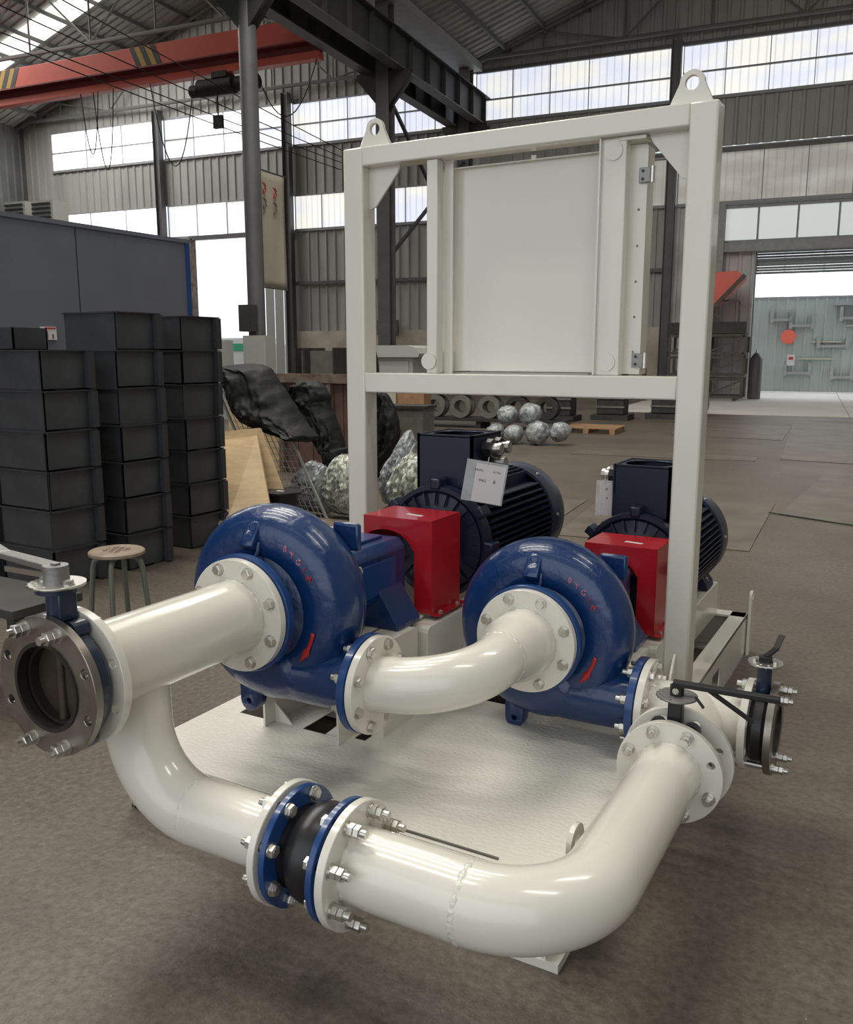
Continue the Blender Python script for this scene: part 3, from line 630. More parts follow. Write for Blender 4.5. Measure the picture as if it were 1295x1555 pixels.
def drape(name, m, Lp, Rp, y, bulge=0.16, back=0.10, fold=0.045, along=2.0, across=11.0, nt=70, ns=44, seed=0.0, crink=0.0):
    """a slumped sheet lofted between two edges, with folds that run along the loft; closed at the back"""
    L = smooth_line(Lp, nt); Rr = smooth_line(Rp, nt); mb = MB(); rs = []
    for i in range(nt + 1):
        t_ = i / nt; cap = min(1.0, (min(t_, 1 - t_) * 9) ** 0.5 + 0.12); ring = []
        for k in range(ns):
            f = k / ns; front = f < 0.75
            s_ = f / 0.75 if front else 1 - (f - 0.75) / 0.25
            x = L[i][0] + (Rr[i][0] - L[i][0]) * s_; z = L[i][1] + (Rr[i][1] - L[i][1]) * s_
            b = math.sin(PI * min(max(s_, 0), 1)) ** 0.55
            if front:
                q = Vector((s_ * across * 0.22 + t_ * 1.3, t_ * along, seed)); v = abs(noise.noise(q * 1.7)) + 0.55 * abs(noise.noise(q * 4.1)) + 0.3 * noise.noise(q * 9)
                yy = y - b * bulge * cap + (v - 0.35) * fold * 2.4 * b
                if crink: yy += crink * (abs(noise.noise(Vector((x, z, seed)) * 17)) + 0.6 * abs(noise.noise(Vector((x, z, seed + 3)) * 37)) - 0.4) * b
            else: yy = y + b * back * cap
            jx = 0.010 * noise.noise(Vector((t_ * 14, s_ * 3, seed + 5)))
            ring.append(Vector((x + jx, yy, max(0.006, z + jx))))
        rs.append(ring)
    mb.rings(rs); return mb.build(name, m, weld=False, ang=80)
# leaning wire mesh rack
t = thing('wire_mesh_panel', 'galvanised wire mesh panel leaning behind the plywood, black sheet over it', 'mesh panel', (-5.2, 6.5, 0))
A0, B0, C0 = Vector((-5.95, 6.42, 1.18)), Vector((-5.2, 6.42, 1.18)), Vector((-4.55, 6.12, 0.02))
def mpt(a, b): return Vector((-5.98 + a * 0.65 + b * 0.72, 6.45 - b * 0.1, 1.2 - b * 1.19))
mb = MB()
for i in range(12): mb.bar(mpt(i / 11, 0), mpt(i / 11, 1), 0.005, 0.005)
for j in range(22): mb.bar(mpt(0, j / 21), mpt(1, j / 21), 0.005, 0.005)
o = mb.build('wires', M_wire, parent=t, smooth=False, weld=False); o['kind'] = 'stuff'
for a, b, c_, d_ in ((0, 0, 1, 0), (0, 0, 0, 1), (1, 0, 1, 1), (0, 1, 1, 1)): MB().bar(mpt(a, b), mpt(c_, d_), 0.02, 0.02).build('frame_bar', M_wire, parent=t, smooth=False)
# plywood sheets
def sheet(nm, lab, P, th=0.018):
    P = [Vector(p) for p in P]; n = (P[1] - P[0]).cross(P[3] - P[0]).normalized() * th
    t = thing(nm, lab, 'plywood', P[3]); mb = MB(); mb.rings([P, [p + n for p in P]]); mb.build('board', M_ply, parent=t, smooth=False)
    return t
sheet('plywood_sheet', 'large pale plywood sheet leaning against the mesh, the rear one', [(-5.55, 5.98, 0.80), (-5.05, 5.98, 0.86), (-4.60, 5.88, 0.04), (-5.3, 5.60, 0.0)])
sheet('plywood_sheet', 'tilted pale plywood sheet in front of the rear one, next to the pump', [(-5.50, 5.90, 0.73), (-5.02, 5.90, 0.80), (-4.55, 5.50, 0.18), (-4.72, 5.05, 0.02)])
sheet('plywood_offcut', 'narrow plywood offcut standing upright beside the box stack', [(-5.50, 5.86, 0.66), (-5.46, 5.88, 0.66), (-4.80, 5.20, 0.0), (-5.05, 5.15, 0.0)])
# black tub
t = thing('black_tub', 'small black plastic tub standing right of the plywood', 'tub', (-4.72, 5.85, 0))
MB().lathe((-4.72, 5.85, 0), (0, 0, 1), [(0, 0.001), (0, 0.12), (0.33, 0.15), (0.33, 0.20), (0.345, 0.20), (0.345, 0.001)], 6, False).build('tub_body', M_black, parent=t, smooth=False)
MB().box((-4.70, 5.80, 0.349), (0.07, 0.03, 0.006)).build('label_sticker', M_notice, parent=t, smooth=False)
# black tarps
o = drape('black_tarp', M_tarp, [(-6.141, 1.311), (-6.171, 1.246), (-6.01, 1.17), (-5.95, 0.995), (-5.921, 0.878), (-5.823, 0.803), (-5.731, 0.774), (-5.493, 0.732), (-5.228, 0.693), (-5.111, 0.66)],
          [(-6.035, 1.351), (-5.862, 1.404), (-5.713, 1.40), (-5.56, 1.374), (-5.45, 1.261), (-5.33, 1.118), (-5.22, 0.994), (-5.15, 0.882), (-5.03, 0.769), (-4.98, 0.727)], 6.75, 0.34, 0.05, 0.05, seed=1.3)
o.location = (0.0, 0.0, 0.0375); o.scale = (0.975, 0.975, 0.975)
tag(o, 'black plastic tarp draped over the mesh panel, left heap', 'tarp')
o = drape('black_tarp', M_tarp, [(-5.60, 1.226), (-5.78, 1.099), (-5.80, 0.967), (-5.72, 0.868), (-5.505, 0.724), (-5.425, 0.614), (-5.362, 0.511), (-5.283, 0.422), (-5.25, 0.02)],
          [(-5.406, 1.235), (-5.294, 1.172), (-5.224, 1.069), (-5.234, 0.998), (-5.165, 0.87), (-5.09, 0.69), (-5.06, 0.58), (-5.014, 0.491), (-5.0, 0.02)], 7.3, 0.20, 0.10, 0.05, seed=7.1)
tag(o, 'black plastic tarp slumped against the brown crate, right heap', 'tarp')
o = drape('black_tarp', M_tarp, [(-5.786, 1.069), (-5.827, 0.846), (-5.831, 0.526), (-5.816, 0.203), (-5.78, 0.01)], [(-5.645, 1.056), (-5.535, 0.918), (-5.453, 0.7), (-5.455, 0.479), (-5.587, 0.216), (-5.684, 0.01)], 9.0, 0.12, 0.08, 0.05, seed=3.3)
tag(o, 'black tarp hanging just right of the left frame post', 'tarp')
# brown timber crate
t = thing('timber_crate', 'long crate of brown boards in a weathered timber frame', 'crate', (-5.9, 8.6, 0))
for k in range(5): MB().box((-7.0 + k * 0.235, 8.9, 0.62), (0.225, 0.03, 1.22)).build('board', M_brown, parent=t, smooth=False)
MB().box((-6.52, 8.84, 1.2), (1.26, 0.1, 0.11)).build('top_rail', M_wood, parent=t, smooth=False)
for x in (-7.1, -6.35, -5.93): MB().box((x, 8.84, 0.57), (0.07, 0.07, 1.14)).build('post', M_wood, parent=t, smooth=False)
MB().box((-6.52, 9.32, 1.22), (1.26, 0.85, 0.03)).build('lid', M_wood, parent=t, smooth=False)
t = thing('open_metal_box', 'dark grey metal box with partitions on top of the timber crate', 'box', (-6.4, 8.95, 1.235))
MB().box((-6.55, 9.1, 1.385), (0.72, 0.3, 0.30), rz=-0.18).build('body', M_cabg, parent=t, smooth=False)
for x in (-6.90, -6.74, -6.22): MB().box((x, 9.03 - 0.18 * (x + 6.55), 1.40), (0.03, 0.36, 0.34), rz=-0.18).build('divider', M_castd, parent=t, smooth=False)
o = MB().tube([(-6.22 + 0.14 * math.cos(a), 9.5, 1.26 + 0.36 * math.sin(a)) for a in [PI * k / 12 for k in range(13)]], 0.03, 10).build('bent_hose', M_rubber); tag(o, 'arched dark rubber hose on the crate beside the metal box', 'hose')
o = MB().box((-7.6, 9.2, 0.6), (0.9, 0.6, 1.2)).build('cardboard_box', M_ply, smooth=False); tag(o, 'tan box standing behind the black tarps', 'box')
o = MB().box((-8.0, 11.2, 0.73), (0.55, 0.5, 1.46)).build('tan_cabinet', M_masonry, smooth=False); tag(o, 'tan cabinet right beside the box stacks, under the doorway', 'cabinet')
# electrical cabinets at the round column
t = hthing('column_cabinet', 'pale electrical cabinet at the foot of the round column', 'cabinet', -11.6, 17.1, 0)
MB().box((-11.55, 17.0, 0.95), (0.6, 0.4, 1.9)).build('case', M_cab, parent=t, smooth=False, world=HM)
MB().box((-11.55, 16.79, 1.0), (0.5, 0.02, 1.6)).build('door', M_cab, parent=t, smooth=False, world=HM)
o = MB().box((-12.0, 17.25, 2.3), (0.35, 0.25, 0.6)).build('fuse_box', M_beam, smooth=False, world=HM); tag(o, 'dark fuse box fixed to the round column', 'fuse box'); 
MB().box((-12.55, 16.9, 0.9), (0.5, 0.3, 1.8)).build('pale_cabinet', M_cab, smooth=False, world=HM); tag(bpy.data.objects['pale_cabinet'], 'pale cabinet left of the round column against the doorway', 'cabinet')
# machine cabinet with rounded hood
t = hthing('machine_cabinet', 'light grey machine cabinet with a rounded hood behind the frame', 'cabinet', -6.6, 14, 0)
MB().box((-6.72, 14.3, 0.72), (0.75, 0.7, 1.44)).build('case', M_cab, parent=t, smooth=False, world=HM)
MB().box((-6.72, 13.94, 1.2), (0.6, 0.02, 0.35)).build('door', M_cab, parent=t, smooth=False, world=HM)
mb = MB(); pr = [(-7.2, 1.44), (-6.2, 1.44)] + [(-6.4 + 0.22 * math.cos(a), 1.5 + 0.14 * math.sin(a)) for a in (0, PI / 4, PI / 2)] + [(-7.2, 1.64)]
mb.rings([[Vector((u, 13.85, z)) for u, z in pr], [Vector((u, 14.7, z)) for u, z in pr]]); mb.build('hood', M_cab, parent=t, world=HM)
t = hthing('rusty_cupboard', 'pair of stained tan cupboard doors behind the left frame post', 'cupboard', -6.1, 13.2, 0)
for u in (-6.48, -5.98): MB().box((u, 13.2, 0.55), (0.48, 0.3, 1.1)).build('door', M_pallet if u > -6.2 else M_masonry, parent=t, smooth=False, world=HM, bevel=0.01)
t = hthing('green_cabinet', 'olive grey low cabinet with dark slots behind the first motor', 'cabinet', -5.2, 11.2, 0)
MB().box((-5.25, 11.4, 0.37), (0.62, 0.4, 0.74)).build('case', M_cabg, parent=t, smooth=False, world=HM)
MB().box((-5.25, 11.4, 0.76), (0.68, 0.46, 0.04)).build('top', M_castd, parent=t, smooth=False, world=HM)
for u in (-5.3, -5.15): MB().box((u, 11.19, 0.3), (0.05, 0.02, 0.3)).build('slot', M_brown, parent=t, smooth=False, world=HM)
# rows of cast valve bodies on a rack
def ringbody(r, t_, m, sq=False):
    mb = MB()
    if sq: mb.plate(Matrix.Rotation(PI / 2, 4, 'X'), rect(-r * .9, -r, r * .9, r), [circ(0, 0, r * 0.6, 24)], t_)
    else: mb.lathe((0, t_ / 2, 0), (0, -1, 0), [(0, r * 0.58), (0, r), (t_ * .3, r), (t_ * .3, r * .8), (t_ * .7, r * .8), (t_ * .7, r), (t_, r), (t_, r * .58)], 28)
    return mesh_of(mb, 'ring', m)
R1, R2, R3 = ringbody(0.23, 0.3, M_castg), ringbody(0.23, 0.26, M_castg, True), ringbody(0.23, 0.3, M_castd)
names = ['first', 'second', 'third', 'fourth', 'fifth', 'sixth', 'seventh', 'eighth', 'ninth']
RY = 17.0
rackt = hthing('casting_rack', 'low dark rack that carries the row of ring castings', 'rack', -8, RY, 0)
MB().box((-7.7, RY + 0.15, 0.17), (6.6, 0.7, 0.06)).build('shelf', M_castd, parent=rackt, smooth=False, world=HM)
for u in (-10.8, -9.2, -7.7, -6.2, -4.6): MB().box((u, RY + 0.15, 0.07), (0.1, 0.6, 0.14)).build('leg', M_castd, parent=rackt, smooth=False, world=HM)
for k in range(8):
    u = -9.0 + k * 0.60
    o = bpy.data.objects.new('ring_casting', [R1, R1, R2, R1, R1, R1, R3, R3][k]); COL.objects.link(o)
    o.matrix_world = HM @ Matrix.Translation((u, RY + 0.05 * (k % 2), 0.43)); tag(o, 'grey %s iron casting on the rack, %s from the left' % ('square-bodied' if k == 2 else 'ring-shaped', names[k]), 'casting', 'iron castings on the rack')
for k in range(8):
    u = -8.9 + k * 0.60
    o = MB().plate(HM @ Matrix.Translation((u, RY + 0.1, 0.80)) @ Matrix.Rotation(PI / 2, 4, 'X'), [(-0.27, 0.14), (-0.16, -0.13), (0.16, -0.13), (0.27, 0.14)], (), 0.3).build('cast_hopper', M_castg if k < 5 else M_castd, smooth=False)
    tag(o, 'small iron casting lying over the ring row, %s from the left' % names[k], 'casting', 'upper row of castings')
# dark gearboxes further right
for k, (u, d, s_) in enumerate(((-5.2, 19.6, 0.9), (-4.2, 20.4, 1.0), (-3.1, 21.2, 1.0))):
    t = hthing('gearbox_casting', 'dark ribbed gearbox casting on the floor, %s of three' % ('left', 'middle', 'right')[k], 'gearbox', u, d, 0, 'gearbox castings')
    MB().box((u, d, 0.55 * s_), (0.62 * s_, 0.6, 0.85 * s_)).build('body', M_castd, parent=t, smooth=False, world=HM, bevel=0.03)
    for j in range(4): MB().box((u, d - 0.31, 0.3 + 0.2 * j), (0.66 * s_, 0.03, 0.04)).build('rib', M_castg, parent=t, smooth=False, world=HM)
    MB().box((u, d, 0.06), (0.85 * s_, 0.8, 0.12)).build('base', M_castd, parent=t, smooth=False, world=HM)
t = hthing('wooden_pallet', 'flat orange-tinted wooden pallet on the floor by the castings', 'pallet', -3.9, 17.0, 0)
for k in range(5): MB().box((-3.9, 16.6 + k * 0.2, 0.10), (1.15, 0.13, 0.02)).build('deck_board', M_pallet, parent=t, smooth=False, world=HM)
for u in (-4.4, -3.9, -3.4): MB().box((u, 17.0, 0.045), (0.1, 0.95, 0.09)).build('bearer', M_pallet, parent=t, smooth=False, world=HM)
t = hthing('grey_tank', 'small horizontal grey tank near the wall behind the frame', 'tank', -3.0, 22.5, 0)
MB().cyl(H(-3.2, 22.5, 0.35), H(-2.3, 22.5, 0.35), 0.22, n=18).build('shell', M_column, parent=t)
MB().cyl(H(-2.9, 22.5, 0.5), H(-2.9, 22.5, 1.3), 0.04, n=8).build('pipe', M_column, parent=t)
for u in (-3.1, -2.4): MB().box((u, 22.5, 0.1), (0.08, 0.3, 0.2)).build('leg', M_column, parent=t, smooth=False, world=HM)
# wrapped wheels / balls
for k, (x, y, z, r) in enumerate(((-6.33, 13.6, .17, .17), (-5.97, 13.55, .17, .17), (-5.56, 13.6, .20, .21), (-6.2, 13.8, .46, .18), (-5.78, 13.8, .49, .20), (-5.22, 13.75, .22, .18), (-7.35, 12.3, .42, .20))):
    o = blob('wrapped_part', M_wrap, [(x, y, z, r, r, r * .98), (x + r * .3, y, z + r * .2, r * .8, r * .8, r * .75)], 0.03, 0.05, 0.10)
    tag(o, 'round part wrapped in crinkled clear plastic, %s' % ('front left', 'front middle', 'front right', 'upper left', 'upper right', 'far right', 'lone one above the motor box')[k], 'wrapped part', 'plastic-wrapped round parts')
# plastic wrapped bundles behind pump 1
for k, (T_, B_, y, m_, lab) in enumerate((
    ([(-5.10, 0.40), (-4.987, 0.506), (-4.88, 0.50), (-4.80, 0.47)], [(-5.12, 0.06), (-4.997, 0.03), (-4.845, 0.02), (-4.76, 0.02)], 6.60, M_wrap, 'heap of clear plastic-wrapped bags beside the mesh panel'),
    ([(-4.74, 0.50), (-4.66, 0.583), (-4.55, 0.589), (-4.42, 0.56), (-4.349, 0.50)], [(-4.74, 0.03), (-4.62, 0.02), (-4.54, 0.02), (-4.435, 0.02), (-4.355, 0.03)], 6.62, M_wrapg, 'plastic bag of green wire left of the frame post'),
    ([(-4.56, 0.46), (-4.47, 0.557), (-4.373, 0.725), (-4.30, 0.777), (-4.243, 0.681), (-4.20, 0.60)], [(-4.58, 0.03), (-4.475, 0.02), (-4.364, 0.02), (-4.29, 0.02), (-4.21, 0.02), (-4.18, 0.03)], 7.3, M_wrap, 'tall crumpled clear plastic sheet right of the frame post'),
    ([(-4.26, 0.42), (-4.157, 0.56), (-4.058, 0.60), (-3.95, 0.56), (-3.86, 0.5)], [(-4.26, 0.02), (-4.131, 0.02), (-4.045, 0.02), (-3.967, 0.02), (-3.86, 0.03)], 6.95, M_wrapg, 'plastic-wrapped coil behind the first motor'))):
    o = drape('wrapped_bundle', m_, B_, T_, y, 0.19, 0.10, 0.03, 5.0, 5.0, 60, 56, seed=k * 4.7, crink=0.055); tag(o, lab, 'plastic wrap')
t = thing('low_trolley', 'low wooden board with dark castors under the wrapped bundles', 'trolley', (-4.35, 6.9, 0))
MB().box((-4.55, 6.2, 0.016), (0.8, 0.3, 0.03)).build('board', M_wood, parent=t, smooth=False)
# signal light leaning against masonry
o = MB().box((-15.3, D1 - 0.28, 2.5), (0.9, 0.1, 0.55)).build('leaning_board', M_column, smooth=False, world=HM); tag(o, 'small grey board standing on the masonry ledge', 'board')
# tools / posts right of the panel
for k, (u, d, h_, lab) in enumerate(((-5.55, 28.6, 3.1, 'short dark steel post standing before the end wall'), (-4.9, 28.6, 2.9, 'rusty steel bar leaning by the wall column'))):
    o = MB().bar(H(u, d, 0), H(u - 0.1 * k, d, h_), 0.22 if k == 0 else 0.12, 0.1).build('steel_post', M_castd if k == 0 else M_brown, smooth=False); tag(o, lab, 'post')

# floor plates
def fplate(lab, P, z=0.006):
    mb = MB(); q = [Vector((x, y, 0.001)) for x, y in P]; mb.rings([q, [a + Vector((0, 0, z)) for a in q]])
    o = mb.build('steel_plate', M_plate, smooth=False); tag(o, lab, 'steel plate'); return o
fplate('large thin steel plate on the floor right of the second motor', [(-2.6, 6.8), (-1.07, 6.94), (-1.22, 9.3), (-2.9, 9.1)])
fplate('steel floor plate in front of the roller door, furthest right', [(-1.72, 13.4), (1.6, 13.1), (1.4, 20.6), (-2.5, 21.2)])
fplate('steel plate left of the right door plate', [(-4.1, 16.6), (-2.1, 16.4), (-2.35, 19.6), (-4.7, 19.9)])
fplate('narrow steel strip plate behind the motors', [(-4.6, 12.6), (-2.0, 13.0), (-2.05, 13.5), (-4.7, 13.6)])
fplate('steel plate between the two motors', [(-3.8, 6.9), (-2.75, 6.8), (-2.95, 8.6), (-4.1, 8.6)])
fplate('steel plate on the right edge of the picture', [(-1.1, 8.75), (3.2, 6.8), (3.4, 10.9), (-1.0, 12.6)], 0.003)
mb = MB(); mb.bar((-1.2, 8.78, 0.008), (0.2, 8.2, 0.008), 0.02, 0.006); o = mb.build('floor_strip', M_castd, smooth=False); tag(o, 'thin dark strip across the floor at the right', 'strip')

# ================================================================== the pump skid
def hexn(mb, z0, z1, r, ch=0.0015):
    mb.rings([[Vector((rr * math.cos(PI / 3 * k), rr * math.sin(PI / 3 * k), z)) for k in range(6)] for z, rr in ((z0, r), (z1 - ch, r), (z1, r - ch * 1.5))])
def hw(kind, s=1.0):
    mb = MB(); mb.cyl((0, 0, 0), (0, 0, 0.003), 0.0185 * s, n=20)
    if kind == 'head': hexn(mb, 0.003, 0.015 * s, 0.0160 * s); mb.cyl((0, 0, 0.014 * s), (0, 0, 0.0158 * s), 0.010 * s, n=12)
    else:
        mb.cyl((0, 0, 0.003), (0, 0, 0.006), 0.0155 * s, n=16); hexn(mb, 0.006, 0.021 * s, 0.0160 * s)
        if kind == 'double': hexn(mb, 0.023 * s, 0.037 * s, 0.0160 * s); mb.cyl((0, 0, 0.02), (0, 0, 0.052 * s), 0.0098 * s, n=12)
        else: mb.cyl((0, 0, 0.015), (0, 0, 0.036 * s), 0.0098 * s, 0.0088 * s, n=12)
    return mesh_of(mb, 'bolt_' + kind, M_zinc)
BM_ = {k: hw(k) for k in ('head', 'nut', 'double')}
STUD = mesh_of(MB().cyl((0, 0, 0), (0, 0, 1), 0.0095, n=12), 'stud', M_zinc)
def bolts(parent, c, axis, pr, n=8, ph=PI / 8, kind='head', skip=(), name=None):
    F = zframe(c, axis)
    for k in range(n):
        if k in skip: continue
        a = ph + 2 * PI * k / n
        place(name or ('bolt' if kind == 'head' else 'nut'), BM_[kind], F @ Matrix.Translation((pr * math.cos(a), pr * math.sin(a), 0)) @ Matrix.Rotation(a * 1.7, 4, 'Z'), parent)
def studs(parent, c, axis, pr, length, n=8, ph=PI / 8, skip=()):
    F = zframe(c, axis)
    for k in range(n):
        if k in skip: continue
        a = ph + 2 * PI * k / n
        place('stud', STUD, F @ Matrix.Translation((pr * math.cos(a), pr * math.sin(a), -length)) @ Matrix.Diagonal((1, 1, length, 1)), parent)
def flange(parent, c, axis, ro, ri, t, pr, n=8, ph=PI / 8, m=None, name='flange', hr=0.0115, label=None):
    """c = outer face centre, body extends back along -axis"""
    F = zframe(c, axis) @ Matrix.Translation((0, 0, -t / 2)); mb = MB()
    holes = [circ(pr * math.cos(ph + 2 * PI * k / n), pr * math.sin(ph + 2 * PI * k / n), hr, 14) for k in range(n)]
    mb.plate(F, circ(0, 0, ro, 72), [circ(0, 0, ri, 48)] + holes, t, 0.0015)
    return mb.build(name, m or M_white, parent=parent, label=label)
def weld(parent, c, axis, r, w=0.007):
    F = zframe(c, axis); n = 60; rs = []
    pts = []
    for k in range(n):
        a = 2 * PI * k / n; q = w * (1 + 0.35 * math.sin(k * 2.1) + random.uniform(-.15, .15))
        pts.append((a, q))
    for z, f in ((-1, 0), (-0.5, .75), (0, 1), (0.5, .75), (1, 0)):
        rs.append([F @ Vector(((r - 0.002 + f * q * 0.55) * math.cos(a), (r - 0.002 + f * q * 0.55) * math.sin(a), z * q * 1.3)) for a, q in pts])
    return MB().rings(rs, cap=False).build('weld_bead', M_weld, parent=parent, ang=60)
def arc(c, r, u, v, a0, a1, n=16):
    c = Vector(c); u = Vector(u); v = Vector(v)
    return [c + (u * math.cos(a0 + (a1 - a0) * k / n) + v * math.sin(a0 + (a1 - a0) * k / n)) * r for k in range(n + 1)]

X1, Z1, Y1 = -1.738, 0.728, 2.12      # pump one: shaft axis and volute plane
X2, Z2, Y2 = -1.068, 0.575, 2.745     # pump two
DD, DX = 0.215, 0.375                 # discharge drop and reach
# ---- skid
sk = thing('pump_skid', 'white welded steel skid with deck plate and lifting lugs under both pumps', 'skid', (-1.44, 3.2, 0))
SXL, SXR, SYF, SYB, SH = -2.20, -0.68, 1.885, 4.55, 0.20
def channel(y0, y1, xo, sg, name='side_beam', holes=()):
    # web on the outer face, flanges inwards
    L_ = y1 - y0; mb = MB()
    mb.plate(Matrix.Translation((xo - sg * 0.004, (y0 + y1) / 2, SH / 2)) @ Matrix.Rotation(PI / 2, 4, 'Z') @ Matrix.Rotation(PI / 2, 4, 'X'), rect(-L_ / 2, -SH / 2, L_ / 2, SH / 2), holes, 0.008)
    for z in (0.005, SH - 0.005): mb.box((xo - sg * 0.04, (y0 + y1) / 2, z), (0.08, L_, 0.010))
    return mb.build(name, M_white, parent=sk, smooth=False)
channel(SYF, SYB, SXR, 1, holes=[rect(0.42, -0.045, 0.62, 0.045)]); channel(SYF, SYB, SXL, -1)
for y, sg in ((SYF, -1), (SYB, 1)):
    mb = MB(); mb.box(((SXL + SXR) / 2, y - sg * 0.004, SH / 2), (SXR - SXL, 0.008, SH))
    for z in (0.005, SH - 0.005): mb.box(((SXL + SXR) / 2, y - sg * 0.045, z), (SXR - SXL - 0.02, 0.09, 0.010))
    mb.build('end_beam', M_white, parent=sk, smooth=False)
for y in (2.28, 2.83, 3.25, 3.7): MB().box(((SXL + SXR) / 2, y, SH / 2 - 0.01), (SXR - SXL - 0.02, 0.06, SH - 0.04)).build('cross_beam', M_white, parent=sk, smooth=False)
# deck plate with the access openings under the pumps
mb = MB(); hl = [rect(-2.09, 2.305, -1.955, 2.62), rect(-1.80, 2.305, -1.62, 2.72), rect(-1.60, 2.33, -1.555, 2.75),
                 rect(-1.36, 2.85, -1.25, 3.14), rect(-1.12, 2.855, -0.965, 3.14), rect(-0.89, 2.855, -0.78, 3.14)]
mb.plate(Matrix.Translation((0, 0, SH + 0.0015)), rect(SXL + 0.004, SYF + 0.004, SXR - 0.004, 3.2), hl, 0.005)
mb.build('deck_plate', M_deck, parent=sk, smooth=False)
mb = MB().plate(Matrix.Translation((0, 0, SH + 0.0015)), rect(SXL + 0.09, 3.2, -0.79, 3.5), (), 0.005); mb.build('deck_plate', M_deck, parent=sk, smooth=False)
# supports of each pump and motor
def supports(X, Y, top, mtop):
    for sx, w_ in ((-0.165, 1), (0.150, -1)):
        x = X - 0.03 + sx
        pr = [(0.135, SH), (0.62, SH), (0.62, top), (0.30, top), (0.135, SH + (top - SH) * 0.55)]
        mb = MB(); q = [Vector((x, Y + a, z)) for a, z in pr]; mb.rings([q, [v + Vector((0.008, 0, 0)) for v in q]]); mb.build('pump_support_plate', M_white, parent=sk, smooth=False)
        mb = MB(); q = [Vector((x + 0.09 * w_, Y + 0.19, SH)), Vector((x + 0.004, Y + 0.19, SH)), Vector((x + 0.004, Y + 0.19, SH + 0.08))]
        mb.rings([q, [v + Vector((0, 0.006, 0)) for v in q]]); mb.build('stiffener', M_white, parent=sk, smooth=False)
    MB().box((X - 0.03, Y + 0.46, top - 0.004), (0.42, 0.32, 0.008)).build('pump_support_top', M_white, parent=sk, smooth=False, bevel=0.002)
    def rail(x0, x1, y0, y1, z1, nm):
        mb = MB(); r = 0.022
        pr = [(y0, SH), (y1, SH)] + [(y1 - r + r * math.cos(a), z1 - r + r * math.sin(a)) for a in (0, PI / 4, PI / 2)] + [(y0 + r + r * math.cos(a), z1 - r + r * math.sin(a)) for a in (PI / 2, 3 * PI / 4, PI)]
        q = [Vector((x0, a, z)) for a, z in pr]; mb.rings([q, [v + Vector((x1 - x0, 0, 0)) for v in q]]); mb.build(nm, M_white, parent=sk, smooth=False, bevel=0.003)
    rail(X + 0.175, X + 0.225, Y + 0.26, Y + 0.500, top, 'support_channel')
    rail(X + 0.175, X + 0.245, Y + 0.535, Y + 1.72, mtop, 'motor_rail')
    rail(X - 0.225, X - 0.165, Y + 0.535, Y + 1.72, mtop, 'motor_rail')
supports(X1, Y1, Z1 - 0.19, Z1 - 0.205); supports(X2, Y2, Z2 - 0.19, Z2 - 0.205)
def lug(x, y, z0, h, nm='lifting_lug', r=0.032, hole=0.016, parent=None, t=0.014, w_=None, rot=0):
    w_ = w_ or r * 1.05; out = [(-w_, 0), (w_, 0)] + [(r * math.cos(a), h - r + r * math.sin(a)) for a in [PI * k / 10 for k in range(11)]]
    M = Matrix.Translation((x, y, z0)) @ Matrix.Rotation(rot, 4, 'Z') @ Matrix.Rotation(PI / 2, 4, 'X')
    return MB().plate(M, out, [circ(0, h - r, hole, 20)], t, 0.001).build(nm, M_white, parent=parent)
lug(SXR + 0.012, SYB - 0.04, 0.0, 0.33, parent=sk, rot=PI / 2); lug(SXR + 0.012, SYF + 0.06, 0.0, 0.34, r=0.05, hole=0.022, parent=sk, rot=PI / 2)
lug(SXL - 0.012, SYB - 0.04, 0.0, 0.33, parent=sk, rot=PI / 2)

# ---- lifting frame with cabinet back panel
fr = thing('lifting_frame', 'tall white box-section lifting frame with a flat panel, standing on the skid', 'frame', (-1.445, 3.25, SH))
FY0, FY1, FT = 3.2, 3.3, 2.34
FYC = 3.25
for x in (-2.208 + 0.048, -0.683 - 0.048): MB().box((x, FYC, (SH + 0.004 + FT) / 2), (0.096, 0.1, FT - SH - 0.004)).build('post', M_white, parent=fr, smooth=True, bevel=0.008)
MB().box(((-2.208 - 0.683) / 2, FYC, FT - 0.038), (2.208 - 0.683 - 0.19, 0.0985, 0.076)).build('top_beam', M_white, parent=fr, smooth=True, bevel=0.006)
MB().box(((-2.208 - 0.683) / 2, FYC, 1.377), (2.208 - 0.683 - 0.188, 0.097, 0.084)).build('middle_beam', M_white, parent=fr, smooth=True, bevel=0.006)
lug(-2.075, FYC, FT - 0.002, 0.118, 'lifting_eye', r=0.043, hole=0.024, parent=fr, t=0.02, w_=0.078); lug(-0.785, FYC, FT - 0.002, 0.118, 'lifting_eye', r=0.043, hole=0.024, parent=fr, t=0.02, w_=0.078)
# corner gussets
for xa, sg in ((-2.112, 1), (-0.779, -1)):
    M = Matrix.Translation((xa, FYC + 0.012, FT - 0.076)) @ Matrix.Rotation(PI / 2, 4, 'X')
    MB().plate(M, [(0, 0), (sg * 0.15, 0), (sg * 0.135, -0.03), (sg * 0.03, -0.155), (0, -0.165)], (), 0.012).build('corner_gusset', M_white, parent=fr, smooth=False)
for x, sg in ((-0.683, 1), (-2.208, -1)):
    for y in (FYC - 0.035,): pass
